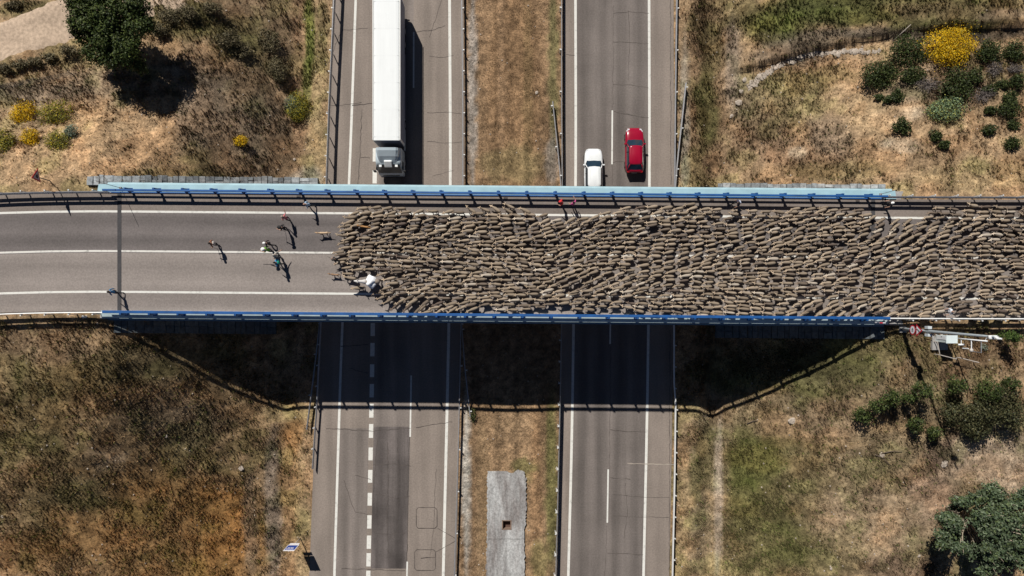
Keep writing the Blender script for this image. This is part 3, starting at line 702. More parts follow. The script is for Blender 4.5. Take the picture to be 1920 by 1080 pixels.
for i in order:
    if i in single: continue
    x, y, a, v, tint, sc = sh_rows[i]; mb, col = SV[v]
    A = np.array(mb.v)*sc; c_, s_ = math.cos(a), math.sin(a)
    A = np.stack([A[:, 0]*c_-A[:, 1]*s_+x, A[:, 0]*s_+A[:, 1]*c_+y, A[:, 2]+ZD+.012], -1)
    Vs.append(A); Cs.append(col*np.array(tint)); Fs += [[q+b0 for q in f] for f in mb.f]; b0 += len(A)
tag(link('sheep_flock', mesh_np('sheep_flock', np.concatenate(Vs), Fs, M_wool, np.concatenate(Cs), True)), 'dense flock of shorn grey brown sheep filling the overpass behind its front', 'sheep', kind='stuff')

# dogs and the pack animal
def dog(px, py, a, body, label, sc=1.0, rz=None):
    sp = [(.40,.52,.02,.03),(.37,.52,.075,.09),(.28,.50,.095,.12),(.10,.49,.085,.115),(-.10,.48,.10,.14),(-.24,.49,.095,.14),(-.33,.55,.065,.10),(-.41,.62,.055,.075),(-.48,.66,.065,.07),(-.54,.66,.058,.06),(-.62,.63,.032,.035),(-.69,.62,.02,.02)]
    legs = [(-.24,.08,.46,-.16,.026),(-.24,-.08,.46,.12,.026),(.30,.08,.46,.14,.03),(.30,-.08,.46,-.10,.03)]
    mb, col = quad_mesh(sp, legs, (-.47,.72,.05,.04,.045,.02,.03), dict(body=(1,1,1), head=(.95,.9,.85), leg=(.8,.75,.7), ear=(.6,.5,.45)), .3, [(.38,0,.55),(.55,0,.58),(.72,.04,.66)], 3)
    x, y = P(px, py, ZD+.5)
    o = link('dog', mesh_np('dog', mb.v, mb.f, M_wool, col*np.array(body), True), None, (x, y, ZD+.014), (0, 0, a)); o.scale = (sc, sc, sc)
    return tag(o, label, 'dog')
dog(606, 437, .02, (.52,.38,.25), 'cream coloured herding dog trotting alone ahead of the flock', 1.0)
dog(627, 515, -.10, (.30,.19,.12), 'tan herding dog beside the front sheep, near the shepherd', .85)
dog(682, 425, -.15, (.42,.23,.10), 'ginger dog squeezed between the sheep at the top front of the flock', .95)
sp = [(.72,.98,.03,.04),(.68,.98,.17,.2),(.52,.97,.25,.28),(.25,.94,.27,.32),(-.05,.93,.27,.33),(-.32,.95,.24,.31),(-.52,1.03,.20,.28),(-.72,1.14,.14,.2),(-.92,1.24,.115,.15),(-1.04,1.30,.12,.12),(-1.12,1.28,.12,.11),(-1.28,1.18,.085,.08),(-1.42,1.08,.05,.055)]
legs = [(-.42,.14,.82,-.2,.055),(-.42,-.14,.82,.2,.055),(.50,.15,.82,.2,.06),(.50,-.15,.82,-.15,.06)]
mb, col = quad_mesh(sp, legs, (-1.06,1.38,.09,.07,.06,.05,.2), dict(nh=7, body=(.27,.225,.185), head=(.62,.60,.58), leg=(.2,.17,.15), ear=(.6,.56,.5)), .05, [(.7,0,1.0),(.82,0,.85),(.84,0,.45)], 3, 10)
dx, dy = P(696, 528, ZD+1.0)
dk_o = link('donkey', mesh_np('donkey', mb.v, mb.f, M_wool, col, True), None, (dx, dy, ZD+.014), (0, 0, .02))
tag(dk_o, 'grey pack donkey under a bulky white cover at the front of the flock', 'donkey')
# the white load: a bulging cloth thrown over the packs
rings = []
for i, u in enumerate(np.linspace(0, 1, 13)):
    xx = -.46+.94*u; e = max(.05, math.sin(math.pi*min(max(u, .03), .97))**.55); ring = []
    for k in range(22):
        a = -.55 + (math.pi+1.1)*k/21; wob = 1+.11*math.sin(3*a+7*u)+.07*math.sin(9*u+5*a)+.04*math.sin(17*a+11*u)+.06*random.uniform(-1, 1)
        ring.append((xx+.04*math.sin(5*a), math.cos(a)*.46*e*wob*(1+.15*math.sin(2.2*u+1)), .98+math.sin(a)*.42*e*wob))
    rings.append(ring)
mbl = MB(); mbl.loft(rings, cap=True)
ld = mbl.build('pack_load', mat('white_cloth', (.82,.84,.86), .85, var=.05), None, True, (dx, dy, ZD+.03), (0, 0, .02))
tag(ld, 'bulging white cloth covered load on the back of the donkey', 'load')

# ------------------------------------------------------------------ people
def person_skeleton(pose, h=1.72):
    """facing -x. Returns verts, edges, radii, bone labels per edge"""
    k = h/1.72; st = pose.get('stride', .28); lean = pose.get('lean', .05); asw = pose.get('arm', .2)
    v, e, r, lab = [], [], [], []
    def nd(p, rad): v.append(Vector(p)*k); r.append((rad[0]*k, rad[1]*k) if isinstance(rad, tuple) else (rad*k, rad*k)); return len(v)-1
    def ed(a, b, l): e.append((a, b)); lab.append(l); return b
    pel = nd((0, 0, .93), (.115, .15)); wst = ed(pel, nd((-lean*.35, 0, 1.10), (.10, .135)), 'top')
    ch = ed(wst, nd((-lean, 0, 1.30), (.115, .165)), 'top'); up = ed(ch, nd((-lean*1.15, 0, 1.42), (.085, .12)), 'top')
    nk = ed(up, nd((-lean*1.3, 0, 1.50), .052), 'skin'); ed(nk, nd((-lean*1.5-.01, 0, 1.55), .055), 'skin')
    for s in (-1, 1):
        sw = st*s*.5
        hp = ed(pel, nd((0, s*.10, .88), .088), 'leg'); kn = ed(hp, nd((-sw*.55-.03, s*.105, .50), .062), 'leg')
        cf = ed(kn, nd((-sw*.78, s*.105, .32), .055), 'leg'); an = ed(cf, nd((-sw*1.0+.03, s*.105, .085), .042), 'leg'); ed(an, nd((-sw*1.0-.12, s*.12, .04), .04), 'shoe')
        arm = pose.get('armL' if s < 0 else 'armR')
        sh = ed(up, nd((-lean*1.1, s*.185, 1.40), .062), 'top')
        if arm: el_, wr = arm
        else: el_ = (-lean*.6+asw*s*.35, s*.25, 1.12); wr = (-lean*.6+asw*s*.6-.10, s*.255, .90)
        el_i = ed(sh, nd(el_, .046), 'top'); wr_i = ed(el_i, nd(wr, .034), pose.get('fore', 'skin'))
        d = (Vector(wr)-Vector(el_)).normalized(); palm = Vector(wr)+d*.07; pi = ed(wr_i, nd(palm, (.022, .036)), 'skin')
        side = d.cross(Vector((1, 0, 0))).normalized() if abs(d.x) < .9 else Vector((0, 1, 0))
        for q, ln in ((-1.5, .055), (-.5, .072), (.5, .068), (1.5, .058)):
            b = palm+side*q*.017; f1 = nd(b+d*.02, .009); e.append((pi, f1)); lab.append('skin'); f2 = ed(f1, nd(b+d*(.02+ln*.6)+Vector((-.01,0,0)), .008), 'skin'); ed(f2, nd(b+d*(.02+ln)+Vector((-.025,0,0)), .007), 'skin')
        th = nd(Vector(wr)+d*.03-side*.03+Vector((-.03,0,0)), .010); e.append((wr_i, th)); lab.append('skin'); ed(th, nd(Vector(wr)+d*.075-side*.035+Vector((-.05,0,0)), .008), 'skin')
    return v, e, r, lab
_tmp = []
def queue_person(pose, h):
    v, e, r, lab = person_skeleton(pose, h)
    me = bpy.data.meshes.new('person'); me.from_pydata([tuple(p) for p in v], e, []); o = bpy.data.objects.new('tmp', me); C.objects.link(o)
    sk = o.modifiers.new('skin', 'SKIN'); sk.use_smooth_shade = True
    for i, sv in enumerate(me.skin_vertices[0].data): sv.radius = r[i]; sv.use_root = (i == 0)
    ss = o.modifiers.new('sub', 'SUBSURF'); ss.levels = 1; ss.render_levels = 1
    return o, v, e, lab
PEOPLE = [
 # px, py (chest), facing, height, top, legs, hair, hat, backpack, pose, label
 (209,547,.10,1.76,(.03,.17,.34),(.02,.02,.025),(.015,.012,.01),None,None,dict(stride=.62,fore='top'),'person in a blue jacket and black trousers striding near the lower railing, left of everyone'),
 (397,456,.25,1.72,(.26,.10,.05),(.03,.03,.035),(.03,.02,.015),None,(.55,.5,.45),dict(stride=.2,armL=((-.05,-.30,1.15),(-.20,-.30,1.0)),armR=((.02,.28,1.15),(-.22,.22,1.05))),'person in a rust brown top walking alone ahead of the group with a stick'),
 (577,382,.35,1.70,(.38,.52,.66),(.025,.027,.032),(.42,.26,.2),None,None,dict(stride=.55,lean=.14,fore='top'),'person in a light blue top by the railing shadow, ahead of the flock'),
 (534,408,-.35,1.70,(.55,.16,.17),(.03,.025,.028),(.36,.30,.24),None,None,dict(stride=.3,lean=.1,armR=((-.12,.34,1.2),(-.22,.52,1.3))),'person in a salmon red top walking beside a person in black'),
 (530,427,.0,1.74,(.012,.012,.014),(.012,.012,.014),(.008,.008,.008),(.012,.012,.013),None,dict(stride=.15,lean=.08,armL=((-.18,-.2,1.2),(-.42,-.1,1.15))),'person dressed all in black with a dark hat, below the person in red'),
 (502,456,.1,1.72,(.07,.05,.05),(.03,.03,.03),(.1,.08,.06),(.78,.77,.74),None,dict(stride=.5,lean=.1),'person in a dark top with a white cap, topmost of the tight group of four'),
 (501,468,.0,1.76,(.14,.40,.03),(.05,.05,.05),(.1,.08,.06),(.82,.82,.78),None,dict(stride=.25,lean=.12,armL=((-.2,-.2,1.25),(-.5,-.12,1.2))),'person in a bright green vest and white hat holding a stick out in front'),
 (517,479,-.2,1.74,(.46,.42,.37),(.08,.075,.07),(.35,.33,.3),None,None,dict(stride=.3,lean=.05,armR=((.1,.33,1.2),(.25,.48,1.1))),'person in a pale grey shirt right of the green vest, in the tight group'),
 (520,492,.15,1.70,(.03,.27,.52),(.03,.035,.05),(.02,.015,.012),None,(.02,.33,.22),dict(stride=.55,lean=.1,fore='top'),'person in a bright blue top with a green backpack, lowest of the tight group'),
 (629,486,.35,1.72,(.035,.033,.032),(.03,.03,.03),(.03,.025,.02),(.05,.045,.04),None,dict(stride=.3,lean=.06,armR=((-.15,.25,1.15),(-.30,.2,1.1))),'shepherd in dark clothes with a long stick walking at the tip of the flock'),
 (1055,379,.0,1.70,(.62,.02,.03),(.04,.05,.04),(.45,.18,.15),(.62,.03,.035),None,dict(stride=.2,lean=.12,armL=((-.15,-.28,1.2),(-.30,-.2,1.1))),'person in a red top beside the upper railing, watching the flock'),
 (1076,381,-.9,1.68,(.50,.07,.24),(.05,.03,.04),(.05,.02,.03),None,None,dict(stride=.15,lean=.05,armR=((-.12,.30,1.2),(-.36,.34,1.25))),'person in a pink top right of the person in red, beside the upper railing'),
 (1387,379,.4,1.74,(.04,.04,.075),(.015,.015,.018),(.02,.015,.012),None,(.55,.6,.72),dict(stride=.5,lean=.12),'person in dark clothes with a pale pack near the upper railing, above the flock'),
 (1674,381,.1,1.72,(.05,.04,.04),(.03,.028,.028),(.05,.04,.035),(.85,.84,.8),None,dict(stride=.25,lean=.1,armR=((-.1,.3,1.12),(-.28,.28,1.05))),'person in dark clothes and white cap where the upper railing ends at right'),
 (1785,584,.2,1.74,(.72,.75,.80),(.06,.065,.08),(.3,.2,.15),None,None,dict(stride=.3,lean=.06,armR=((-.1,.26,1.15),(-.25,.24,1.05))),'person in a white shirt walking by the white guard rail at the lower right'),
]
M_skin = mat('skin', (.40,.24,.17), .6, var=.06); M_eye = mat('eye_dark', (.02,.015,.01), .3)
qs = [queue_person(p[9], p[3]) for p in PEOPLE]
bpy.context.view_layer.update(); dg = bpy.context.evaluated_depsgraph_get()
for pi_, (p, (o, v, e, lab)) in enumerate(zip(PEOPLE, qs)):
    ev = o.evaluated_get(dg); me = bpy.data.meshes.new_from_object(ev)
    pv = np.zeros(len(me.vertices)*3); me.vertices.foreach_get('co', pv); pv = pv.reshape(-1, 3)
    faces = [list(f.vertices) for f in me.polygons]
    A = np.array([v[a] for a, b in e]); B = np.array([v[b] for a, b in e]); kinds = {'top': 0, 'leg': 1, 'skin': 2, 'shoe': 3}
    lk = np.array([kinds[l] for l in lab]); mi = []
    for f in faces:
        c = pv[f].mean(0); ab = B-A; t = np.clip(((c-A)*ab).sum(1)/np.maximum((ab*ab).sum(1), 1e-9), 0, 1)
        d = np.linalg.norm(A+ab*t[:, None]-c, axis=1); mi.append(int(lk[d.argmin()]))
    bm_ = MB(); bm_.v = [tuple(q) for q in pv]; bm_.f = faces; bm_.m = mi
    k = p[3]/1.72; ln = p[9].get('lean', .05); hc = Vector((-ln*1.6-.015, 0, 1.625))*k
    # head: skull, jaw, nose, ears, eyes
    rings = []
    for j, (z, rx, ry, ox) in enumerate([(-.115,.03,.03,-.045),(-.10,.055,.05,-.03),(-.06,.078,.066,-.012),(-.01,.092,.074,0),(.04,.098,.077,.004),(.085,.085,.068,.006),(.112,.05,.042,.006),(.122,.012,.01,.006)]):
        rings.append([(hc.x+(ox+rx*math.cos(2*math.pi*i/12)*(1.0))*k, hc.y+ry*math.sin(2*math.pi*i/12)*k, hc.z+z*k) for i in range(12)])
    bm_.loft(rings, 2)
    bm_.add([hc+Vector(q)*k for q in ((-.088,-.014,.01),(-.088,.014,.01),(-.115,0,-.03),(-.088,-.016,-.035),(-.088,.016,-.035))], [(0,2,1),(0,3,2),(1,2,4),(2,3,4)], 2)
    for s in (-1, 1):
        bm_.ball(hc+Vector((.005, s*.078, -.01))*k, (.016*k, .010*k, .028*k), 2, 6, 4); bm_.ball(hc+Vector((-.085, s*.03, .012))*k, .009*k, 4, 6, 4)
    bm_.box(hc+Vector((-.086,-.022,-.063))*k, hc+Vector((-.079,.022,-.056))*k, 4)
    cx, cy = P(p[0], p[1], ZD+1.35)
    mats = [mat('top_%d' % pi_, p[4], .85, var=.12, scale=6), mat('trousers_%d' % pi_, p[5], .85, var=.12, scale=6), M_skin, M_black, M_eye]
    bo = bm_.mesh('person', mats, True)
    bpy.data.objects.remove(o)
    po = link('person', bo, None, (cx, cy, ZD+.012), (0, 0, p[2])); tag(po, p[10], 'person')
    hr = MB(); rr = []
    for z, rx, ry, ox in [(-.06,.075,.083,.035),(.0,.094,.085,.022),(.05,.104,.085,.014),(.095,.088,.072,.010),(.125,.05,.042,.008),(.133,.012,.01,.008)]:
        rr.append([(hc.x+(ox+rx*math.cos(2*math.pi*i/12))*k, ry*math.sin(2*math.pi*i/12)*k, hc.z+z*k) for i in range(12)])
    hr.loft(rr).build('hair', mat('hair_%d' % pi_, p[6], .8, var=.2, scale=20), po, True)
    if p[7]:
        ht = MB(); rr = []
        brim = .175 if pi_ in (4, 6) else .125
        for z, rx, ry, ox in [(.055,brim,brim*.92,-.03),(.062,brim*.99,brim*.9,-.03),(.068,.112,.098,.008),(.11,.106,.092,.01),(.15,.07,.06,.01),(.158,.015,.012,.01)]:
            rr.append([(hc.x+(ox+rx*math.cos(2*math.pi*i/14))*k, ry*math.sin(2*math.pi*i/14)*k, hc.z+z*k) for i in range(14)])
        ht.loft(rr).build('hat', mat('hat_%d' % pi_, p[7], .8, var=.06), po, True)
    if p[8]:
        bp = MB(); rr = []
        for z, a, b in [(1.0,.04,.10),(1.02,.10,.15),(1.2,.13,.16),(1.36,.11,.15),(1.42,.04,.10)]:
            rr.append([((.115-ln+a*.5+(a*.5)*math.cos(2*math.pi*i/10))*k, b*math.sin(2*math.pi*i/10)*k, z*k) for i in range(10)])
        bp.loft(rr).build('backpack', mat('pack_%d' % pi_, p[8], .8, var=.1), po, True)
def stick(name, a, b, r, label, m=M_wood):
    a, b = Vector(a), Vector(b); o = MB().tube([a-a, (b-a)*.5+Vector((.01, .01, 0)), b-a], [r, r*.95, r*.8], 6).build(name, m, None, True, a)
    return tag(o, label, 'stick')
def hand(i, loc):
    p = PEOPLE[i]; cx, cy = P(p[0], p[1], ZD+1.35); k = p[3]/1.72; c_, s_ = math.cos(p[2]), math.sin(p[2]); x, y, z = [q*k for q in loc]
    return Vector((cx+x*c_-y*s_, cy+x*s_+y*c_, ZD+z))
h = hand(9, (-.36,.2,1.08)); d = Vector((-.62, .40, .62)).normalized(); stick('shepherd_stick', h-d*.55, h+d*.95, .018, 'long thin stick held out by the dark clad shepherd at the flock tip')
h = hand(6, (-.58,-.1,1.18)); d = Vector((-.9, .12, .1)).normalized(); stick('walking_stick', h-d*.4, h+d*.75, .018, 'brown stick pointed forward by the person in the green vest')
h = hand(1, (-.26,-.3,.95)); d = Vector((-.12, -.02, 1)).normalized(); stick('walking_stick', Vector((h.x+.1, h.y, ZD+.02)), h+d*.35, .016, 'upright walking stick in the hand of the person in rust brown')
h = hand(4, (-.5,-.08,1.13)); d = Vector((-.5, .1, 1)).normalized(); stick('walking_stick', Vector((h.x+.3, h.y-.1, ZD+.05)), h+d*.3, .016, 'slanting stick held by the person dressed in black')

# ------------------------------------------------------------------ vehicles
def wheel(parent, x, y, r, w_, name='wheel'):
    m = MB(); rings = []
    for yy, rr in ((-w_/2, r*.62), (-w_/2, r*.93), (-w_/2+.03, r), (w_/2-.03, r), (w_/2, r*.93), (w_/2, r*.62)):
        rings.append([(r*0+rr*math.cos(2*math.pi*i/20), yy, rr*math.sin(2*math.pi*i/20)) for i in range(20)])
    t = m.loft(rings, cap=False).build(name, M_black, parent, True, (x, y, r))
    rm = MB(); rings = []
    for yy, rr in ((-w_/2+.02, r*.1), (-w_/2+.02, r*.6), (w_/2-.02, r*.6), (w_/2-.02, r*.1)):
        rings.append([(rr*math.cos(2*math.pi*i/16), yy, rr*math.sin(2*math.pi*i/16)) for i in range(16)])
    rm.loft(rings).build('rim', M_galv, t, False)
def sup(x, hw, z0, z1, n=16, e=.45, zc=None):
    """rounded-box section in the y-z plane"""
    out = []
    for i in range(n):
        a = 2*math.pi*i/n+math.pi/n; c, s = math.cos(a), math.sin(a)
        out.append((x, hw*math.copysign(abs(c)**e, c), (z0+z1)/2+(z1-z0)/2*math.copysign(abs(s)**e, s)))
    return out
def car(name, label, paint, cx, yfront, L, Wd, suv=False):
    """faces +y in the world; local frame faces +x"""
    c = thing(name, label, 'car', (cx, yfront-L/2, .008), math.pi/2)
    h = L/2; hw = Wd/2; zb = .22
    prof = [(-h,.62,.86,.45),(-h+.06,.84,.98,.36),(-h+.25,.93,1.02,.30),(-h+.7,.98,1.02,.25),(-.5,1.0,.99,.24),(.4,1.0,.98,.24),(h-1.15,.99,.95,.25),(h-.75,.965,.91,.27),(h-.35,.90,.83,.30),(h-.12,.78,.72,.36),(h,.56,.62,.42)]
    body = MB().loft([sup(x, hw*k, z0, z1) for x, k, z1, z0 in prof]); body.build('body', paint, c, True)
    # glasshouse, four glass faces under a painted roof
    zt = 1.50; rb, rf = -h+.72, h-1.95; wb, wf = -h+.22, h-1.22
    lower = [(wb, hw*.83, .98), (wf, hw*.84, .94)]
    gh = MB()
    base = [(wb, -hw*.82, .99), (wb+.25, -hw*.9, .99), (wf-.35, -hw*.90, .95), (wf, -hw*.74, .93), (wf+.05, 0, .925), (wf, hw*.74, .93), (wf-.35, hw*.90, .95), (wb+.25, hw*.9, .99), (wb, hw*.82, .99), (wb-.04, 0, .99)]
    top = [(rb-.05, -hw*.62, zt-.06), (rb+.2, -hw*.70, zt-.04), (rf-.1, -hw*.70, zt-.04), (rf+.05, -hw*.60, zt-.08), (rf+.10, 0, zt-.06), (rf+.05, hw*.60, zt-.08), (rf-.1, hw*.70, zt-.04), (rb+.2, hw*.70, zt-.04), (rb-.05, hw*.62, zt-.06), (rb-.10, 0, zt-.05)]
    gh.loft([base, top], 0, False); gh.build('window_glass', M_glass, c)
    rf_m = MB(); r2 = [(p[0]*.985, p[1]*.94, zt-.005) for p in top]; r3 = [(p[0]*.93, p[1]*.6, zt+.028) for p in top]
    lowr = [(p[0]*1.004, p[1]*1.01, p[2]-.05) for p in top]
    rf_m.loft([lowr, [(p[0], p[1], p[2]+.005) for p in top], r2, r3]); rf_m.build('roof', paint, c, True)
    for i, j in ((2,2),(6,6),(0,0),(8,8)):
        a, b = Vector(base[i]), Vector(top[j]); MB().tube([a, b], .045, 6).build('pillar', paint, c, True)
    for s in (-1, 1):
        MB().tube([(-.25, s*hw*.905, .99), (-.3, s*hw*.70, zt-.05)], .035, 5).build('pillar', M_black, c)
        mm = MB().loft([[(wf-.42+dx, s*(hw*.93+yy), z) for dx, z in ((-.05,.93),(.07,.93),(.07,1.06),(-.05,1.06))] for yy in (0, .12, .2)]); mm.build('wing_mirror', paint, c)
        hl = MB().loft([[(h-.42, s*hw*.60, .80), (h-.40, s*hw*.86, .80), (h-.30, s*hw*.86, .70), (h-.30, s*hw*.60, .72)], [(h-.12, s*hw*.52, .735), (h-.16, s*hw*.74, .735), (h-.06, s*hw*.72, .60), (h-.03, s*hw*.52, .60)]]); hl.build('headlight', mat('headlight_glass', (.7,.72,.75), .1, .2, .03), c)
        tl = MB().box((-h-.005, s*hw*.68-.12, .74), (-h+.16, s*hw*.68+.12, .92)); tl.build('tail_light', mat('tail_light_red', (.45,.01,.01), .2), c)
        MB().box((-.62, s*hw*.995-.012, .74), (-.42, s*hw*.995+.012, .775)).build('door_handle', paint, c); MB().box((.22, s*hw*.995-.012, .74), (.42, s*hw*.995+.012, .775)).build('door_handle', paint, c)
        wheel(c, h-.86, s*(hw-.12), .32, .22); wheel(c, -h+.80, s*(hw-.12), .32, .22)
    MB().box((-h-.02, -.26, .52), (-h+.03, .26, .63)).build('number_plate', M_white, c); MB().box((h-.06, -.26, .42), (h+.015, .26, .52)).build('number_plate', M_white, c)
    MB().box((h-.10, -.42, .53), (h+.005, .42, .60)).build('grille', M_black, c)
    return c
M_red = mat('red_car_paint', (.30,.003,.024), .22, 0, .04, 2, .5, .6); M_wcar = mat('white_car_paint', (.78,.80,.80), .25, 0, .03, 2, .5, .5)
car('car', 'red car in the right lane of the motorway just above the overpass', M_red, P(1190,0,.8)[0], Yp(240,.6), 4.35, 1.82)
car('car', 'white car in the left lane, its rear hidden under the overpass edge', M_wcar, P(1113,0,.8)[0], Yp(279,.6), 4.5, 1.80)
# lorry, facing south (-y); local frame faces +x, rotated -90 degrees
tx = P(724.5, 0, 4.0)[0]; y_front = Yp(263, 4.0); y_cab = Yp(331, .6)
lor = thing('articulated_lorry', 'long white articulated lorry heading for the overpass on the left carriageway', 'lorry', (tx, y_cab, .008), -math.pi/2)
xf = -(y_front-y_cab)                    # trailer front wall in local x
Lt = 13.55
M_trl, t_, b_ = nodes_of('white_trailer')
t_.links.new(mul(t_, mul(t_, rgb(t_, (.80,.825,.82)), ramp(t_, tex(t_, 1.3, 5, .7, (.08, 1, 1)), .95, 1.0, .38, .62)), ramp(t_, tex(t_, .5, 4, .7), .97, 1.0, .35, .5)), b_.inputs['Base Color']); b_.inputs['Roughness'].default_value = .55
M_skirt = mat('dark_trailer_side', (.06,.07,.11), .5)
MB().loft([sup(x, 1.275, 1.15, 4.0, 20, .18) for x in (xf-Lt, xf-Lt+.05, xf-.1, xf)]).build('trailer_box', M_trl, lor)
for i in range(6):
    x = xf-.35-i*2.5; MB().box((x-.015, -1.2, 3.99), (x+.015, 1.2, 4.0015)).build('roof_bow', M_trl, lor)
for s in (-1, 1): MB().box((xf-Lt, s*1.25-.03, 3.93), (xf-.05, s*1.25+.03, 3.985)).build('roof_rail', M_galv2, lor)
MB().box((xf-Lt+.1, -1.0, .75), (xf-.2, 1.0, 1.14)).build('chassis', M_black, lor)
for s in (-1, 1):
    MB().box((xf-9.0, s*1.24-.02, .45), (xf-2.8, s*1.24+.02, 1.1)).build('side_guard', M_skirt, lor); MB().box((xf-Lt+.2, s*1.277-.004, 1.25), (xf-.25, s*1.277+.004, 3.7)).build('side_curtain', mat('blue_curtain', (.16,.19,.27), .6), lor)
    for xx in (xf-Lt+2.2, xf-Lt+3.5, xf-Lt+4.8): wheel(lor, xx, s*1.05, .5, .36)
    wheel(lor, -1.35, s*1.05, .5, .34); wheel(lor, -5.0, s*1.0, .5, .5)
    MB().box((xf-Lt-.02, s*1.0-.15, .95), (xf-Lt+.02, s*1.0+.15, 1.08)).build('tail_light', mat('tail_light_red', (.45,.01,.01), .2), lor)
M_cab = mat('pale_cab_paint', (.50,.58,.63), .3, 0, .05, 1, .5, .3)
cab = MB(); cr = [(-2.28,1.22,.55,3.05),(-2.2,1.23,.5,3.15),(-1.0,1.24,.45,3.10),(-.75,1.235,.42,2.95),(-.50,1.23,.40,2.55),(-.22,1.22,.38,1.75),(-.05,1.2,.36,1.55),(.0,1.12,.42,1.4)]
cab.loft([sup(x, hw, a, b, 20, .22) for x, hw, a, b in cr]).build('cab', M_cab, lor, True)
MB().add([(-.735,-1.05,2.92),(-.735,1.05,2.92),(-.17,1.1,1.72),(-.17,-1.1,1.72),(-.70,-1.05,2.99),(-.70,1.05,2.99),(-.13,1.1,1.77),(-.13,-1.1,1.77)], [(4,7,6,5),(0,4,5,1),(3,2,6,7),(0,3,7,4),(1,5,6,2)]).build('windscreen', M_glass, lor)
df = MB().loft([[(x, yy*hw, z0+(z1-z0)*zz) for yy, zz in ((-1,0),(1,0),(.93,.8),(.75,1),(-.75,1),(-.93,.8))] for x, hw, z0, z1 in ((-2.15,1.1,3.1,3.85),(-1.9,1.1,3.1,3.8),(-1.4,1.02,3.05,3.5),(-.95,.85,3.0,3.1))]); df.build('roof_deflector', M_cab, lor)
MB().loft([sup(x, .36, z-.02, z+.16, 12, .3) for x, z in ((-1.05,3.12),(-.95,3.16),(-.55,2.86),(-.48,2.80))]).build('roof_hatch', M_white, lor)
for s in (-1, 1):
    MB().box((-.70, s*.75-.12, 2.80), (-.50, s*.75+.12, 3.02)).build('roof_lamp', M_white, lor)
    MB().box((-.30, s*1.42-.10, 1.75), (-.18, s*1.42+.10, 2.45)).build('wing_mirror', M_black, lor); MB().tube([(-.3, s*1.2, 2.4), (-.24, s*1.4, 2.4)], .02).build('mirror_arm', M_black, lor)
    MB().box((-1.15, s*1.238-.004, 1.75), (-.35, s*1.238+.004, 2.5)).build('side_window', M_glass, lor); MB().box((-.06, s*.9-.2, .6), (.02, s*.9+.2, .8)).build('headlight', mat('headlight_glass', (.7,.72,.75), .1, .2, .03), lor)
    MB().box((-5.6, s*1.2-.03, .45), (-2.5, s*1.2+.03, 1.0)).build('fairing', M_cab, lor)
MB().box((xf-.01, -1.2, 1.2), (xf+.03, 1.2, 3.86)).build('front_shade_panel', M_skirt, lor)  # added dark plate, paints the shaded gap between trailer and cab
MB().box((-.04, -1.1, .42), (.05, 1.1, .56)).build('bumper', M_black, lor); MB().box((-6.2, -.45, .65), (-2.2, .45, .95)).build('tractor_chassis', M_black, lor); MB().box((-.02, -.8, .95), (.015, .8, 1.35)).build('grille', M_black, lor)

# ------------------------------------------------------------------ signs, mast, cabinet
M_sred = mat('sign_red', (.50,.012,.03), .45, var=.05); M_swhite = mat('sign_white', (.80,.79,.82), .5, var=.04); M_sblue = mat('sign_blue', (.015,.06,.32), .45, var=.05); M_sblk = mat('sign_black', (.012,.012,.015), .6)
def plate(parent, name, pts, m, x, th=.012, frame=None):
    """pts (u, v): u to the viewer's right, v up; plate normal is local -x (faces west)"""
    n = len(pts); v = [(x, -u, z) for u, z in pts]+[(x+th, -u, z) for u, z in pts]
    return MB().add(v, [tuple(range(n))[::-1], tuple(range(n, 2*n))]+[(i, (i+1) % n, n+(i+1) % n, n+i) for i in range(n)]).build(name, m, parent)
def text(parent, body, size, x, u, z, m, name='lettering'):
    cu = bpy.data.curves.new('txt', 'FONT'); cu.body = body; cu.size = size; cu.align_x = 'CENTER'; cu.align_y = 'CENTER'; cu.extrude = .003
    o = bpy.data.objects.new('txt', cu); C.objects.link(o); bpy.context.view_layer.update()
    me = bpy.data.meshes.new_from_object(o.evaluated_get(bpy.context.evaluated_depsgraph_get())); bpy.data.objects.remove(o)
    me.materials.clear(); me.materials.append(m)
    # text plane xy -> (-y, z) facing -x
    for q in me.vertices: q.co = (-q.co.z, -q.co.x, q.co.y)
    return link(name, me, parent, (x, -u, z))
def tri(r, z): return [(-r*.866, z-r*.5), (r*.866, z-r*.5), (0, z+r)]
mb_ = PV(1692, 617, ZD-.3)
mast = thing('camera_mast', 'tall grey steel mast with a white camera head, behind the two red rimmed signs', 'mast', mb_)
MH = 11.6
MB().tube([(0,0,-.3),(0,0,.4),(0,0,MH)], [.15,.14,.07], 12).build('pole', mat('mast_grey', (.33,.37,.39), .5, .3), mast, True)
MB().box((-.28,-.28,-.2),(.28,.28,.12)).build('base_plate', M_conc, mast)
for s in (-1, 1): MB().box((-.16, s*.30-.11, 3.5), (.16, s*.30+.11, 3.95)).build('control_box', mat('pale_box', (.55,.6,.62), .5), mast)
MB().tube([(0,0,MH-.1),(.0,-.1,MH+.15),(.1,-.1,MH+.4)], [.09,.09,.06], 8).build('camera_arm', M_white, mast)
MB().loft([sup(x, .14, -.13, .13, 12, .5) for x in (-.30,-.27,.20,.25)]).build('camera_head', M_white, mast, True, (.12,-.05,MH-.5)); MB().ball((.36,-.05,MH-.4), .12).build('camera_dome', M_galv, mast, True)
sg = thing('road_sign', 'red rimmed curve warning triangle above a round limit sign at the lower right', 'sign', PV(1688.5, 616.5, ZD-.3))
MB().tube([(0,0,-.4),(0,0,3.5)], .04, 8).build('pole', M_galv, sg, True)
plate(sg, 'warning_triangle', tri(.60, 2.72), M_sred, -.075); plate(sg, 'triangle_field', tri(.40, 2.71), M_swhite, -.082, .006)
pts = [(-.10,2.52),(-.02,2.52),(.0,2.66),(.10,2.80),(.16,2.77),(.13,2.93),(-.02,2.88),(.03,2.84),(-.08,2.68)]
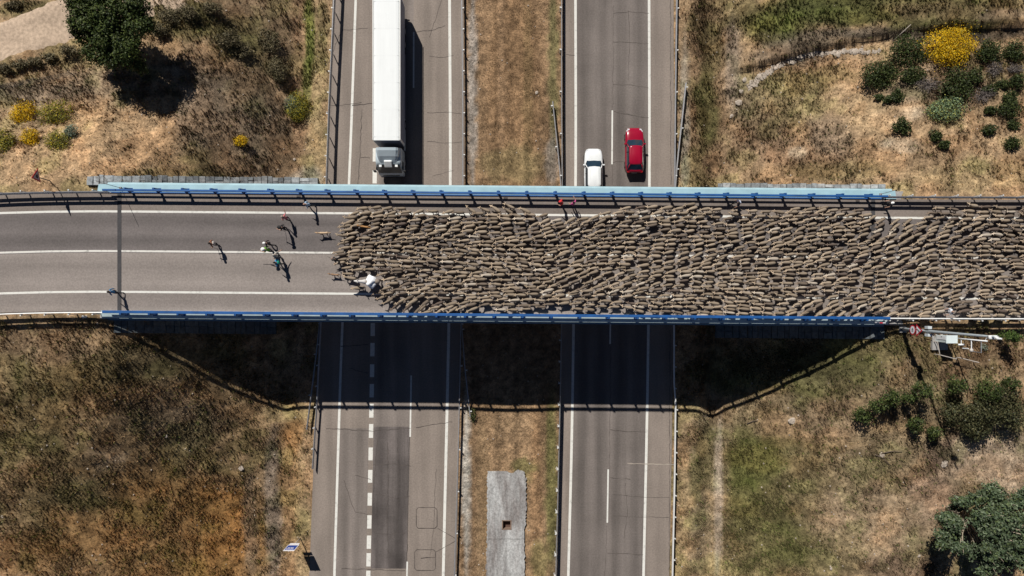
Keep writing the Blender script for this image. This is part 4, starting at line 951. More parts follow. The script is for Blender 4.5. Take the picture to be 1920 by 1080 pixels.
plate(sg, 'curve_arrow', pts, M_sblk, -.088, .005)
circ = lambda r, z: [(r*math.cos(2*math.pi*i/28), z+r*math.sin(2*math.pi*i/28)) for i in range(28)]
plate(sg, 'limit_disc', circ(.41, 1.92), M_sred, -.075); plate(sg, 'disc_field', circ(.31, 1.92), M_swhite, -.082, .006); text(sg, '40', .36, -.088, 0, 1.92, M_sblk)
# cabinet on its pad
cp = ground_at(1762, 634); cz = cp.z
pad = thing('equipment_cabinet', 'white equipment cabinet on a grey concrete pad below the flock at the lower right', 'cabinet', cp)
MB().box((-.7,-1.0,-.6),(.6,.45,.14)).build('concrete_pad', M_conc, pad)
MB().box((-.42,-.28,.14),(.42,.28,1.6)).build('cabinet_body', mat('cabinet_white', (.60,.66,.66), .5, var=.06), pad); MB().box((-.47,-.33,1.6),(.47,.33,1.67)).build('cabinet_roof', mat('cabinet_roof', (.66,.74,.74), .5, var=.06), pad)
MB().box((-.45,-.05,.3),(-.42,.24,1.5)).build('cabinet_door', M_white, pad); MB().box((-.465,.16,.9),(-.45,.2,1.05)).build('door_handle', M_black, pad)
wm = thing('weather_mast', 'thin white mast with side arms and small instruments beside the white cabinet', 'mast', cp+Vector((.75,.05,0)))
MB().tube([(0,0,-.4),(0,0,4.9)], .055, 8).build('pole', M_white, wm, True)
MB().tube([(0,0,3.0),(0,-.75,3.0)], .04, 6).build('side_arm', M_white, wm); MB().ball((0,-.85,3.0), (.16,.16,.13)).build('instrument_dome', mat('dome', (.5,.47,.43), .5), wm, True)
MB().tube([(0,0,4.2),(0,-.95,4.2),(0,-.95,3.0)], .035, 6).build('bracket', M_galv, wm); MB().tube([(0,0,1.7),(.0,-.45,1.7)], .03, 6).build('side_arm', M_white, wm); MB().loft([sup(x, .07, -.06, .06, 10, .6) for x in (-.28,.22)]).build('sensor', M_white, wm, True, (0,-.48,1.75))
MB().tube([(0,0,4.6),(0,.35,4.95),(.05,.45,5.2)], .03, 6).build('side_arm', M_white, wm)
MB().tube([(0,-.75,2.6),(0,-.78,1.9)], .05, 6).build('sensor', M_white, wm)
hr_ = thing('pipe_handrail', 'pale pipe handrail round the cabinet pad on the slope', 'railing', cp+Vector((0,-1.7,0)))
def gl(px, py, h): q = ground_at(px, py); return q+Vector((0,0,h))-hr_.location
for a, b in (((1748,640),(1752,662)),((1752,664),(1783,672)),((1783,668),(1824,678))):
    MB().tube([gl(*a,.75), gl(*b,.75)], .035, 6).build('rail', mat('rail_beige', (.5,.45,.4), .6), hr_)
for a in ((1748,640),(1752,664),(1783,670),(1824,678)): MB().tube([gl(*a,-.3), gl(*a,.78)], .035, 6).build('post', mat('rail_beige', (.5,.45,.4), .6), hr_)
# triangular sign on its bent post, upper left
s0 = deck_pt(107, 357, ZD-.1); ts = thing('warning_sign', 'red rimmed triangular warning sign on a bent post at the upper left', 'sign', s0)
MB().tube([(0,0,-.4),(0,0,.2),(-.05,.42,.9),(-.10,.50,2.9)], .04, 8).build('post', mat('rusty_post', (.14,.12,.10), .7, .3), ts, True)
def plate_e(parent, name, pts, m, x, yo, zo, th=.012):
    n = len(pts); ca, sa = math.cos(.35), math.sin(.35)
    def q(u, z, xx): u2, z2 = u*ca-z*sa, u*sa+z*ca; return (xx, yo+u2, zo+z2)
    v = [q(u, z, x) for u, z in pts]+[q(u, z, x-th) for u, z in pts]
    return MB().add(v, [tuple(range(n)), tuple(range(n, 2*n))[::-1]]+[(i, n+i, n+(i+1) % n, (i+1) % n) for i in range(n)]).build(name, m, parent)
plate_e(ts, 'warning_triangle', tri(.66, 0), M_sred, .0, .50, 2.55, .03); plate_e(ts, 'triangle_field', tri(.46, -.01), mat('sign_faded', (.42,.34,.38), .6), .008, .50, 2.55, .006)
plate_e(ts, 'symbol', [(-.16,-.12),(.12,-.14),(.16,.0),(.12,.1),(.02,.13),(-.1,.1),(-.18,.0)], M_sblk, .014, .50, 2.55, .005)
# blue information sign, lower left
b0_ = ground_at(563, 1009); bs = thing('information_sign', 'blue and white information sign on a pale post beside the left carriageway', 'sign', b0_)
MB().tube([(0,0,-.4),(0,0,3.6)], .05, 8).build('post', mat('post_pale', (.62,.58,.53), .6), bs, True)
def north_plate(name, x0, x1, z0, z1, m, y, th=.015): return MB().box((x0, y, z0), (x1, y+th, z1)).build(name, m, bs)
north_plate('white_panel', -.52, .52, 2.05, 3.65, M_swhite, .06); north_plate('blue_panel', -.45, .45, 2.25, 3.40, M_sblue, .077); north_plate('lower_panel', -.45, .45, 1.62, 1.98, M_swhite, .06)
for zz, xs in ((3.12, (-.36,-.22,-.06,.08,.22)), (2.82, (-.30,-.16,.0,.14))):
    for xx in xs: MB().box((xx, .093, zz), (xx+.09, .098, zz+.16)).build('lettering', M_swhite, bs)
# thin rod leaning by the railing end with its long shadow, and its twin on the right
for px_, row_, hgt, lab_ in ((226, 358.5, 3.5, 'thin dark rod standing where the upper left railing begins'), (1651, 358.5, 2.9, 'thin dark rod standing where the upper right railing ends')):
    p = deck_pt(px_, row_, 9.6); rd = thing('marker_rod', lab_, 'rod', p); MB().tube([(0,0,-.2),(0,0,hgt)], [.022,.016], 6).build('rod', mat('rod_dark', (.10,.08,.06), .7), rd); MB().box((-.08,-.08,-.1),(.08,.08,.1)).build('foot', M_conc, rd)
p = deck_pt(1651, 593.5, ZD+.5); dl = thing('delineator', 'small red and white marker at the right end of the lower blue railing', 'marker', (p.x, p.y-.25, ZD+.1))
MB().box((-.25,-.04,-.1),(.25,.04,.75)).build('panel', M_swhite, dl); MB().box((-.24,-.05,.45),(.0,.05,.765)).build('red_stripe', M_sred, dl)
p = deck_pt(160, 600, ZD); sp_ = thing('marker_post', 'small white marker post beside the pale guard rail end at lower left', 'post', (p.x, p.y, ZD-.4)); MB().tube([(0,0,-.3),(0,0,.7)], .09, 8).build('post_body', M_white, sp_, True); MB().ball((0,0,.72), .12).build('cap', M_white, sp_, True)
#@@PART3
# ------------------------------------------------------------------ vegetation
def leaves_np(centres, radii, n, size, cols, seed, up=.25, shell=.55, long=1.6, rag=.55):
    """n leaf quads spread through balls; returns V, F, col"""
    g = np.random.default_rng(seed); K = len(centres); ce = np.array(centres, float); ra = np.array(radii, float)
    if ra.ndim == 1: ra = np.stack([ra]*3, -1)
    wgt = ra.prod(1)**(2/3); k = g.choice(K, n, p=wgt/wgt.sum())
    d = g.normal(size=(n, 3)); d /= np.linalg.norm(d, axis=1)[:, None]
    r = (shell + (1-shell)*g.random(n)**.7) * (1 + rag*np.abs(g.normal(size=n))*g.random(n))
    lump = 1 + .22*np.sin(d[:, 0]*5+k*1.7)*np.cos(d[:, 1]*5+k*.9); r = r*lump
    p = ce[k] + d*ra[k]*r[:, None]
    nrm = d + g.normal(size=(n, 3))*.7 + np.array([0, 0, up]); nrm /= np.linalg.norm(nrm, axis=1)[:, None]
    t = np.cross(nrm, g.normal(size=(n, 3))); t /= np.linalg.norm(t, axis=1)[:, None]; b = np.cross(nrm, t)
    s = size*(.6+.8*g.random(n))[:, None]
    V = np.stack([p-t*s*long*.5, p+b*s*.5, p+t*s*long*.5, p-b*s*.5], 1).reshape(-1, 3)
    F = np.arange(4*n).reshape(n, 4)
    cl = np.array(cols); c = cl[g.integers(0, len(cl), n)] * (.7+.6*g.random(n))[:, None]
    kt = (.8+.4*g.random(K))[k][:, None]; c = c*kt
    return V, F, np.repeat(c, 4, 0)
def shrub(name, label, px, py, rx, ry, hgt, cols, cat='shrub', group=None, n=None, size=.10, seed=0, hollow=False, stem_m=None, lobes=9, base_z=None):
    """rx, ry: picture radii in px of the crown"""
    g0 = ground_at(px, py); sc = FOC/(CAM_H-g0.z-hgt*.6); r = random.Random(seed)
    # the crown is seen displaced outward: bring the foot back under it
    x, y = P(px, py, g0.z+hgt*.55); z = float(hz(x, y)); R = (rx*1.08/sc, ry*1.08/sc)
    t = thing(name, label, cat, (x, y, z), 0, group)
    cs, rs = [], []
    for i in range(lobes):
        a = 2*math.pi*i/lobes + r.uniform(-.4, .4); q = r.uniform(.35, .72) if i else 0
        lr = r.uniform(.20, .46)*min(R)
        cs.append((math.cos(a)*q*R[0], math.sin(a)*q*R[1], hgt*r.uniform(.38, .72)*(1.1-.45*q)))
        rs.append((lr*1.1*(R[0]/min(R))**.5, lr*1.1*(R[1]/min(R))**.5, min(hgt*.36, lr*1.1)))
    cs.append((0, 0, hgt*.40)); rs.append((R[0]*.62, R[1]*.62, hgt*.42))
    n = n or int((300 + 900*R[0]*R[1])*(.1/size)**1.6)
    V, F, c = leaves_np(cs, rs, n, size, cols, seed, shell=.6)
    V[:, 2] = np.maximum(V[:, 2], -.05)
    link('crown', mesh_np('crown', V, F, M_leaf, c), t)
    m = MB()
    for i in range(5):
        a = r.uniform(0, 6.28); q = r.uniform(.2, .5)
        m.tube([(0, 0, -.25), (math.cos(a)*q*R[0]*.5, math.sin(a)*q*R[1]*.5, hgt*.3), (math.cos(a)*q*R[0], math.sin(a)*q*R[1], hgt*.65)], [.035, .025, .01], 5)
    m.build('stem', stem_m or M_bark, t)
    return t
JUN = [(.032,.046,.012),(.044,.060,.016),(.020,.030,.008),(.062,.076,.022)]
YEL = [(.66,.40,.006),(.70,.45,.010),(.58,.34,.006),(.34,.27,.03)]
OLV = [(.17,.17,.03),(.24,.22,.035),(.12,.135,.035),(.42,.32,.02)]
GRY = [(.17,.21,.15),(.13,.17,.12),(.22,.25,.17)]
PGR = [(.17,.24,.13),(.22,.29,.14),(.13,.19,.10),(.30,.30,.08)]
TWG = [(.16,.13,.115),(.12,.10,.09),(.2,.17,.15)]
GJ = 'dark green junipers on the upper right slope'
for i, (a, b, rx, ry, h, lab) in enumerate([
  (1712,92,40,29,1.5,'large dark green juniper left of the big yellow broom'), (1858,96,26,24,1.2,'dark juniper right of the big yellow broom'), (1903,94,24,19,1.2,'dark juniper at the top right picture edge'),
  (1655,135,42,31,1.5,'broad dark juniper on the left rim of the thicket'), (1716,140,26,18,1.0,'low juniper right of the broad one, below the large juniper'), (1800,156,38,27,1.4,'dark juniper right below the big yellow broom'), (1829,141,17,15,1.0,'small juniper touching the right side of the one below the broom'),
  (1684,178,14,12,.8,'small juniper under the broad one, right of a little pair'), (1667,186,10,7,.6,'tiny juniper in the middle of the row under the broad one'), (1650,182,9,6,.5,'tiny juniper at the left of the row under the broad one'),
  (1694,236,19,18,.9,'rounded juniper alone left of the pale green shrub, lower down'), (1756,253,12,10,.7,'small round juniper, upper one of a close pair on bare soil'), (1772,271,11,9,.7,'small round juniper, lower one of a close pair on bare soil'),
  (1858,206,11,9,.6,'small juniper right of the pale green shrub'), (1858,242,13,11,.7,'small juniper right of the close pair, under another small one'), (1901,233,11,9,.6,'small juniper near the right edge, under the big clump'), (1900,268,16,13,.8,'oval juniper lowest at the right edge'),
  (1882,158,13,8,.6,'low juniper near the right edge above the grey twigs'), (1858,166,16,9,.6,'flat juniper beside the dead grey twigs'), (1908,152,15,14,.8,'juniper at the right edge level with the broom shadow'), (1895,203,24,19,1.1,'big juniper clump at the right edge'), (1896,183,16,12,.9,'juniper behind the big clump at the right edge')]):
    shrub('juniper', lab, a, b, rx, ry, h, JUN, 'shrub', GJ, seed=100+i, size=.085, lobes=14)
shrub('broom_shrub', 'large bright yellow flowering broom on the upper right slope', 1789, 83, 46, 34, 2.0, YEL, seed=200, size=.06, n=12000, lobes=20)
shrub('pale_shrub', 'pale grey green rounded shrub below the yellow broom', 1773, 205, 37, 25, 1.1, PGR, seed=201, size=.07, n=4500, lobes=16)
for i, (a, b, rx, ry, h, lab) in enumerate([(1868,128,20,17,1.0,'rounded leafless grey bush near the right edge'), (1845,178,28,16,.7,'tangle of dead grey branches right of the pale green shrub'), (1740,158,32,16,.6,'low tangle of dead grey branches in the middle of the thicket'), (1905,128,20,10,.6,'dead grey twigs at the right picture edge')]):
    t = shrub('dead_bush', lab, a, b, rx, ry, h, TWG, 'shrub', seed=210+i, size=.05, n=700, stem_m=M_twig)
    g0 = t.location; sc = 22.0; r = random.Random(i+5); m = MB()
    for k in range(46):
        a_ = r.uniform(0, 6.28); q = r.uniform(.5, 1.0); e_ = Vector((math.cos(a_)*q*rx/sc, math.sin(a_)*q*ry/sc, h*r.uniform(.2, .9)))
        mid = e_*.55+Vector((r.uniform(-.2,.2), r.uniform(-.2,.2), .12)); m.tube([(r.uniform(-.1,.1), r.uniform(-.1,.1), -.05), mid, e_], [.022,.015,.006], 4, cap=False)
    m.build('branch', M_twig, t)
for i, (a, b, rx, ry, h, cols, lab) in enumerate([
  (43,214,28,21,1.1,YEL,'yellow flowering broom, top left one of the cluster by the left edge'), (104,214,33,25,1.2,OLV,'large olive green broom beside the top left yellow one'), (60,258,20,20,1.0,YEL,'yellow flowering broom, lower one of the cluster by the left edge'),
  (106,266,23,20,.9,OLV,'olive broom below the large olive one'), (133,249,16,16,.9,GRY,'grey green bush touching the lower olive broom'), (8,263,22,24,1.1,OLV,'olive broom cut by the left picture edge'),
  (449,263,14,10,.9,YEL,'small yellow tipped broom standing alone in the brown scrub'), (559,202,27,27,1.5,OLV,'yellow and grey green broom near the tall left guard rail'), (548,196,14,16,1.3,GRY,'grey green bush merged with the broom near the tall guard rail')]):
    shrub('broom_shrub' if cols is not GRY else 'grey_bush', lab, a, b, rx, ry, h, cols, 'shrub', 'broom shrubs on the left hand slope', seed=230+i, size=.062, lobes=14)
VRG = [(.14,.115,.06),(.10,.085,.045),(.18,.145,.085),(.085,.075,.035)]
for i, (a, b, rx, ry, h, lab) in enumerate([(8,128,16,9,.8,'scrubby bush under the dirt track at the left picture edge'), (36,121,16,9,.8,'second scrubby bush along the lower rim of the dirt track'), (64,115,15,10,.9,'third scrubby bush along the lower rim of the dirt track'), (92,107,16,9,.8,'fourth scrubby bush along the lower rim of the dirt track'), (128,94,20,11,1.0,'scrubby bush where the dirt track meets the big tree'),
  (25,8,20,7,.6,'scrubby bush at the top left corner above the dirt track'), (318,28,24,16,1.2,'olive scrub right of the big tree at the top edge'), (352,20,24,14,1.2,'olive scrub second from the big tree along the top'), (300,55,20,14,1.0,'olive scrub close to the right side of the big tree'), (395,12,24,12,1.2,'dark scrub at the top edge left of the slope'), (425,70,26,18,1.0,'olive scrub in the middle of the upper left slope'), (455,95,20,14,.9,'olive scrub below another on the upper left slope'), (505,75,24,22,1.1,'brown scrub high on the slope left of the green strip'), (520,130,20,24,1.1,'brown scrub in the middle of the slope left of the green strip')]):
    shrub('scrub_bush', lab, a, b, rx, ry, h, VRG, 'bush', 'scrub on the upper left slope', seed=320+i, size=.075, lobes=12)
DG = [(.036,.056,.012),(.052,.074,.018),(.024,.038,.010),(.075,.092,.026)]
DG2 = [(.075,.072,.030),(.052,.055,.024),(.095,.088,.040),(.040,.046,.020)]
for i, (a, b, rx, ry, h, cols, lab) in enumerate([
  (1624,780,17,15,1.6,DG,'small green bush, leftmost of the thicket below the lower right railing'), (1655,762,18,14,1.8,DG,'green bush second from the left in the lower right thicket'), (1682,748,17,16,2.2,DG,'taller green bush third from the left in the lower right thicket'), (1704,747,9,10,1.6,DG,'narrow green bush right of the taller one'),
  (1737,737,16,19,2.8,DG,'upright green bush throwing a long shadow, in the gap of the thicket'), (1720,796,16,15,1.8,DG,'green bush at the lower middle of the thicket'), (1755,812,17,13,1.4,DG,'low green bush at the lower rim of the thicket'), (1800,725,18,18,2.2,DG,'green bush at the upper left of the dense thicket'),
  (1862,735,24,20,2.4,DG,'green bush at the top of the dense thicket'), (1903,720,12,12,2.2,DG,'green bush at the upper right of the thicket'), (1805,780,36,26,1.8,DG2,'broad brownish green bush in the dense thicket'), (1855,770,40,30,1.9,DG2,'large brownish green bush in the middle of the dense thicket'),
  (1832,805,34,20,1.5,DG2,'brownish green bush at the lower rim of the dense thicket'), (1902,775,30,30,1.9,DG2,'brownish green bush at the right edge of the thicket'), (1892,740,24,18,1.7,DG2,'brownish bush between two green ones at the right')]):
    shrub('thicket_bush', lab, a, b, rx, ry, h*1.35, cols, 'bush', 'thicket below the lower right railing', seed=260+i, size=.095, lobes=14)
sap = shrub('sapling', 'slim green sapling beside the white guard rail at the right edge', 1901, 631, 14, 11, 3.4, [(.06,.10,.02),(.085,.13,.03),(.04,.07,.015)], 'tree', seed=290, size=.10, n=900, lobes=7)
shrub('verge_bush', 'small green bush at the left rim of the median beside the rail end', 886, 777, 8, 15, .7, [(.10,.11,.035),(.07,.08,.03)], 'bush', seed=291, size=.07, n=420)
shrub('roadside_weed', 'pale leafed weed standing in the ditch at the shadow edge right of the motorway', 1320, 783, 12, 19, 1.3, [(.17,.15,.085),(.22,.19,.11)], 'weed', seed=292, size=.05, n=260)
shrub('agave_tuft', 'spiky grey green tuft right of the white cabinet', 1846, 651, 9, 7, .5, [(.17,.2,.15),(.22,.25,.19)], 'plant', seed=293, size=.06, n=160)

def tree(name, label, px, py, hgt, crown_c, crowns, cols, n, size, seed, trunk_m=M_bark, up=.3):
    g0 = ground_at(px, py); t = thing(name, label, 'tree', g0)
    r = random.Random(seed); cs = [c[:3] for c in crowns]; rs = [c[3] if isinstance(c[3], tuple) else (c[3],)*3 for c in crowns]
    V, F, c = leaves_np(cs, rs, n, size, cols, seed, up=up, shell=.5)
    link('crown', mesh_np('crown', V, F, M_leaf, c), t)
    m = MB(); th = min(c_[2] for c_ in cs)
    m.tube([(0, 0, -.4), (.05, .02, .6), (.0, .1, th*.8), (-.05, .05, th*1.1)], [.26, .2, .15, .10], 9); m.build('trunk', trunk_m, t, True)
    for c_ in cs:
        b = Vector(c_); s_ = Vector((0, .05, th*r.uniform(.55, .9))); mid = s_.lerp(b, .5)+Vector((r.uniform(-.2,.2), r.uniform(-.2,.2), r.uniform(-.1,.3)))
        MB().tube([s_, mid, b, b+(b-mid)*.35], [.10, .065, .035, .012], 6).build('limb', trunk_m, t, True)
    return t
r = random.Random(77); cw = []
for i in range(64):
    a = r.uniform(0, 6.28); q = math.sqrt(r.random())*3.3; cw.append((math.cos(a)*q*.98-.1, math.sin(a)*q*.86, 4.1+r.uniform(-1.3, 1.4)*(1-(q/4.2)**2), r.uniform(.42, .78)))
cw += [(1.7,-2.6,3.6,.8),(2.3,-3.2,3.3,.55),(1.2,-2.2,3.9,.85),(-2.9,2.4,4.2,.8),(-3.4,1.9,3.8,.45),(2.6,1.9,4.2,.9)]
tree('oak_tree', 'big dark green tree beside the dirt track at the upper left', 252, 84, 7, None, cw, [(.034,.054,.011),(.046,.066,.014),(.022,.036,.008),(.066,.084,.018)], 46000, .115, 5)
r = random.Random(79); cw = []
for i in range(66):
    a = r.uniform(0, 6.28); q = math.sqrt(r.random())*4.0; zz = 4.5+r.uniform(-1.6, 1.9)*(1-(q/4.4)**2)
    cw.append((math.cos(a)*q*1.05+.6, math.sin(a)*q*.95-.2, zz, (r.uniform(.40, .70), r.uniform(.32, .52), r.uniform(.28, .45))))
cw += [(.3,.0,5.6,.8),(.9,-.8,5.4,.7),(-.4,.7,5.2,.7),(1.4,.5,5.5,.7),(3.2,-2.9,4.4,.7),(4.1,-3.6,4.6,.6),(3.6,2.2,4.6,(.8,.35,.35)),(4.3,2.5,4.5,(.6,.25,.25)),(-2.6,.2,4.3,.7),(-2.3,-1.4,4.1,.6)]
tree('poplar_tree', 'grey green broad leaved tree in the lower right corner', 1776, 952, 7, None, cw, [(.062,.090,.046),(.085,.115,.06),(.040,.062,.030),(.14,.17,.105),(.075,.10,.036)], 30000, .13, 6, mat('pale_bark', (.32,.27,.2), .9, var=.25, scale=5), .6)

# ------------------------------------------------------------------ grass, scrub and weeds: ground cover nobody could count
def tuft_proto(kind, seed):
    r = np.random.default_rng(seed); V, F = [], []
    nb = 9 if kind == 'grass' else 18
    for i in range(nb):
        a = r.uniform(0, 6.28); L = r.uniform(.6, 1.0); lean = r.uniform(.05, .55)
        if kind == 'grass':
            d = np.array([math.cos(a), math.sin(a), 0]); s = np.array([-d[1], d[0], 0])*.06
            o = d*r.uniform(0, .12); b = len(V)
            tip = o + d*lean*L*.8 + np.array([0, 0, L*(1.05-lean*.5)])
            V += [o-s, o+s, tip]; F.append((b, b+1, b+2))
        else:
            c = r.normal(size=3); c /= np.linalg.norm(c); c[2] = abs(c[2]); c *= r.uniform(.45, 1.0); c[:2] *= .75
            t = r.normal(size=3); t /= np.linalg.norm(t); u = np.cross(t, r.normal(size=3)); u /= np.linalg.norm(u); b = len(V); q = r.uniform(.14, .28)
            V += [c-t*q, c+u*q*.6, c+t*q]; F.append((b, b+1, b+2))
    return np.array(V), np.array(F)
def scatter(name, label, n, kind, size, seed, dens, colf, zs=(1, 1), jitter=.35, xr=(-54, 54), yr=(-29, 31)):
    g = np.random.default_rng(seed); protos = [tuft_proto(kind, seed*10+i) for i in range(6)]
    x = g.uniform(*xr, n); y = g.uniform(*yr, n); z = hz(x, y)
    px, py = to_px(x, y, z); eL, eR = fPL(y), fPRr(y); med = (x > fPLr(y)+.15) & (x < fPR(y)-.1)
    okr = med | (x < eL-.25) | (x > eR+.25)
    # keep the upper road, its bridge and the slab free
    offc = np.abs(y-deck_y(x, 478)); okr &= ~((offc < 5.75) & ((x < XL+2) | (x > XR-2)))
    okr &= ~((px > 916) & (px < 983) & (py > 886) & ~((px > 945) & (px < 954) & (py < 930)))
    dt = (py < 118-(px/140)*38) & (py > 38-(px/110)*46) & (px < 210); okr &= ~dt
    okr &= ~((offc < 5.0) & (x > XL) & (x < XR) & (g.random(n) < .6))
    x, y, z, px, py, med = [q[okr] for q in (x, y, z, px, py, med)]
    base = ground_color(px, py, med, x, y); keep = g.random(len(x)) < dens(base, x, y, med)
    x, y, z, px, py, med, base = [q[keep] for q in (x, y, z, px, py, med, base)]; m = len(x); col = colf(base, px, py, x, y, g, med)
    s = size*(.55+.9*g.random(m)); s = np.where(med, s*.40, np.where(lum(base) > .20, s*.62, s)); a = g.uniform(0, 6.28, m); pid = g.integers(0, 6, m)
    Vs, Fs, Cs, b = [], [], [], 0
    for i in range(6):
        k = np.where(pid == i)[0]
        if not len(k): continue
        PVt, PF = protos[i]; c_, s_ = np.cos(a[k])[:, None], np.sin(a[k])[:, None]; q = PVt[None]*s[k][:, None, None]
        X = q[..., 0]*c_-q[..., 1]*s_+x[k][:, None]; Y = q[..., 0]*s_+q[..., 1]*c_+y[k][:, None]; Z = q[..., 2]*zs[0]+z[k][:, None]-.02
        Vs.append(np.stack([X, Y, Z], -1).reshape(-1, 3)); nv = len(PVt)
        Fs.append((PF[None]+(np.arange(len(k))*nv)[:, None, None]+b).reshape(-1, 3)); b += len(k)*nv
        Cs.append(np.repeat(col[k], nv, 0))
    print(name, m)
    return tag(link(name, mesh_np(name, np.concatenate(Vs), np.concatenate(Fs), M_grass, np.concatenate(Cs))), label, 'grass', kind='stuff')
lum = lambda c: c.mean(-1)
def d_grass(b, x, y, med):
    L = lum(b); nz = fbm(x*.55, y*.55, 91)
    return np.clip(1.25-2.6*L, .22, 1)*np.clip((nz-.36)*7, .15, 1)
def c_grass(b, px, py, x, y, g, med):
    m = len(px); k = (.75+.85*g.random(m))[:, None]; c = b*k
    st = (g.random(m) < .16)[:, None]; c = np.where(st, c*1.0+np.array((.10,.075,.045)), c)
    gr = (g.random(m) < .14)[:, None]; return np.where(gr, c*np.array((.72,1.0,.62)), c)
scatter('dry_grass', 'dry brown and green grass covering the slopes and the median', 260000, 'grass', .31, 3, d_grass, c_grass)
def d_scrub(b, x, y, med):
    L = lum(b); nz = fbm(x*.33, y*.33, 95); n2 = fbm(x*1.2, y*1.2, 96)
    return np.where(med, .02, np.clip(1.3-3.7*L, .32, .95)*np.clip((nz-.34)*5, .04, 1)*np.clip((n2-.36)*5, .05, 1))
def c_scrub(b, px, py, x, y, g, med):
    m = len(px); k = (.6+.8*g.random(m))[:, None]; base = np.where((lum(b) > .20)[:, None], np.array((.17,.13,.10))*.7+b*.25, b)
    return base*k
scatter('low_scrub', 'low grey brown scrub and weeds scattered over the slopes', 190000, 'scrub', .23, 4, d_scrub, c_scrub, (.6, 1))

# ------------------------------------------------------------------ stones, pale rock bank, fences
def rock_mesh(seed):
    r = random.Random(seed); m = MB(); rings = []
    for j in range(5):
        t = math.pi*(j+.15)/4.3; rings.append([(math.sin(t)*math.cos(2*math.pi*i/7)*r.uniform(.75, 1.15), math.sin(t)*math.sin(2*math.pi*i/7)*r.uniform(.75, 1.15), -math.cos(t)*.6*r.uniform(.8, 1.1)) for i in range(7)])
    return m.loft(rings).mesh('rock', M_rock)
RM = [rock_mesh(i) for i in range(6)]
bank_px = [(1404,166),(1416,154),(1430,143),(1446,132),(1462,122),(1478,115),(1496,110),(1512,104),(1528,101),(1545,100),(1562,100),(1582,99),(1602,98),(1625,97),(1650,97)]
sheet_on_ground('gravel_bank', ([(a-2, b-4.5) for a, b in bank_px[:13]], [(a+3, b+4.5*(1-i/14)) for i, (a, b) in enumerate(bank_px[:13])]), .05, mat('pale_gravel', (.42,.35,.29), .95, var=.35, scale=2.2, spec=.05), 40)
g0 = ground_at(1480, 118); bank = thing('rock_bank', 'curved bank of pale broken rock on the upper right slope', 'rocks', g0)
r = random.Random(8)
for i in range(240):
    u = r.random()**1.25*(len(bank_px)-1); k = min(int(u), len(bank_px)-2); f = u-k; wd = 6.0*(1-.6*u/(len(bank_px)-1))
    a = bank_px[k][0]*(1-f)+bank_px[k+1][0]*f+r.uniform(-wd, wd)*.6; b = bank_px[k][1]*(1-f)+bank_px[k+1][1]*f+r.uniform(-wd, wd)
    q = ground_at(a, b); o = link('rock', r.choice(RM), bank, q-g0+Vector((0, 0, .03)), (r.uniform(-.3,.3), r.uniform(-.3,.3), r.uniform(0, 6.28))); s_ = r.uniform(.05, .17) if r.random() < .9 else r.uniform(.18, .3); o.scale = (s_*1.4, s_, s_*.45)
for i, (a, b, s_, lab) in enumerate([(1386,193,.33,'pale rock at the foot of the curved rock bank'), (1396,150,.22,'small pale rock left of the curved bank'), (1390,172,.22,'small pale rock between bank and ditch'), (1372,218,.2,'small stone in the ditch below the rock bank'), (452,878,.25,'pale stone in the brown grass at the lower left'), (1486,789,.35,'pale stones below the shaded slope right of the motorway'), (312,818,.14,'small white stone in the lower left grass'), (5,969,.13,'tiny white stone at the left picture edge'), (1770,870,.28,'round stone on the bare dark soil above the lower right tree'), (1654,853,.25,'pale stone among cut twigs right of the lower slope'), (1723,1042,.13,'small white stone on the bare soil left of the lower right tree'), (1558,1066,.13,'small white stone near the bottom edge right of the motorway'), (552,299,.13,'white pebble at the foot of the slope left of the lorry'), (1006,214-40,.15,'white pebble in the median grass')]):
    q = ground_at(a, b); o = link('stone', random.choice(RM), None, q+Vector((0, 0, .05)), (0, 0, i*1.3)); o.scale = (s_*1.3, s_, s_*.6); tag(o, lab, 'stone')
Vs, Fs, b = [], [], 0
pr = MB(); rp = rock_mesh(3); rv = np.array([v.co for v in rp.vertices]); rf = [list(p.vertices) for p in rp.polygons]; g = np.random.default_rng(5)
xs = g.uniform(-52, 52, 1500); ys = g.uniform(-28, 30, 1500); zs_ = hz(xs, ys)
okp = ~((xs > fPL(ys)-.2) & (xs < fPRr(ys)+.2) & ~((xs > fPLr(ys)+.1) & (xs < fPR(ys)-.1))) & (np.abs(ys-deck_y(xs, 478)) > 6)
for x, y, z in zip(xs[okp], ys[okp], zs_[okp]):
    s_ = g.uniform(.025, .085); Vs.append(rv*s_+np.array([x, y, z+.03])); Fs += [[q+b for q in f] for f in rf]; b += len(rv)
tag(link('pebbles', mesh_np('pebbles', np.concatenate(Vs), Fs, M_rock)), 'pale pebbles strewn over the slopes', 'pebbles', kind='stuff')
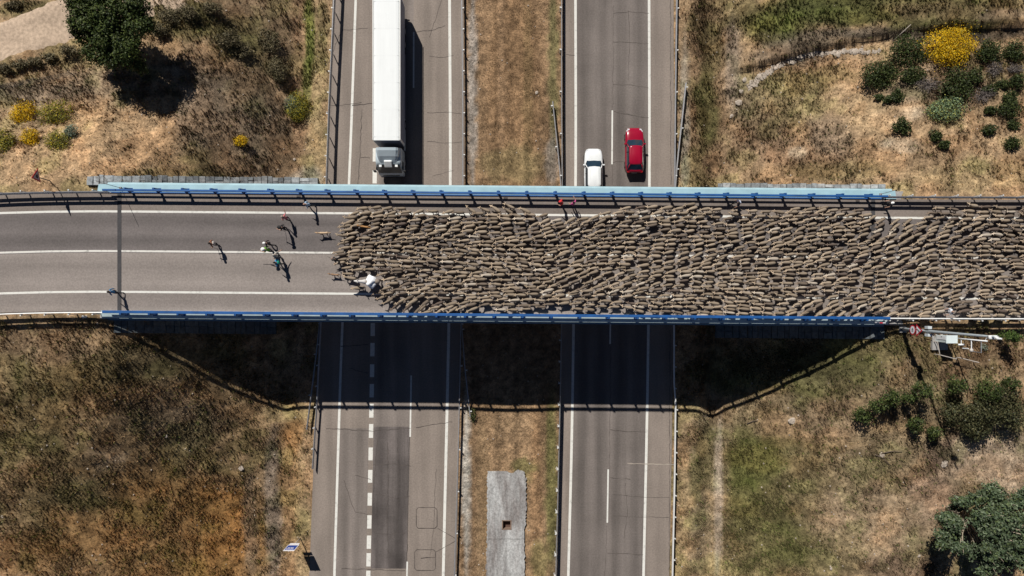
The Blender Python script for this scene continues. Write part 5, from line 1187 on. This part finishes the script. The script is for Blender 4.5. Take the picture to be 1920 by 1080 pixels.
def wire_fence(label, pts, hgt, post_gap, mesh_gap, m_post):
    G = [ground_at(*p) for p in pts]; t = thing('wire_fence', label, 'fence', G[0]); o0 = G[0]
    L = [0]
    for a, b in zip(G[:-1], G[1:]): L.append(L[-1]+(b-a).length)
    def at(s):
        i = max(j for j in range(len(L)) if L[j] <= s+1e-9); i = min(i, len(G)-2); u = (s-L[i])/(L[i+1]-L[i]); p = G[i].lerp(G[i+1], u); p.z = float(hz(p.x, p.y)); return p-o0
    pm = MB().tube([(0,0,-.3),(0,0,hgt+.1)], [.05,.045], 6).mesh('post', m_post); s = 0; n = 0
    while s <= L[-1]: link('post', pm, t, at(s), (random.uniform(-.05,.05), random.uniform(-.05,.05), 0)); s += post_gap
    wm_ = mat('fence_wire', (.16,.145,.13), .6, .4)
    N = int(L[-1]/1.5)
    for k in range(5):
        h_ = hgt*(.08+.9*k/4); MB().tube([at(L[-1]*i/N)+Vector((0, 0, h_)) for i in range(N+1)], .012, 4, cap=False).build('wire', wm_, t)
    if mesh_gap:
        m = MB(); s = 0
        while s < L[-1]-.01: p = at(s); m.tube([p+Vector((0, 0, .02)), p+Vector((0, 0, hgt))], .0055, 3, cap=False); s += mesh_gap
        o = m.build('wire_mesh', wm_, t); o['kind'] = 'stuff'
wire_fence('low wire fence below the dirt track at the upper left', [(-60,182),(0,168),(60,156),(120,146),(148,141)], 1.0, 3.2, 0, mat('rusty_post', (.14,.12,.10), .7, .3))
stick('fallen_stake', ground_at(1672, 79)+Vector((0,0,.15)), ground_at(1702, 50)+Vector((0,0,.5)), .05, 'pale wooden stake leaning by the fence left of the big yellow broom', M_wood)
# cut twigs lying about
for i, (a, b, lab) in enumerate([((1640,852),(1668,872),'dark dead branch on the dry grass right of the lower slope'), ((1652,850),(1690,845),'dead branch crossing another on the dry grass'), ((1400,794),(1420,788),'thin branch on the soil near the lower right ditch')]):
    a = ground_at(*a)+Vector((0,0,.1)); b = ground_at(*b)+Vector((0,0,.16)); o = MB().tube([a-a, (b-a)*.4+Vector((.1,.12,.05)), b-a], [.05,.04,.02], 6).build('dead_branch', M_bark, None, True, a); tag(o, lab, 'branch')
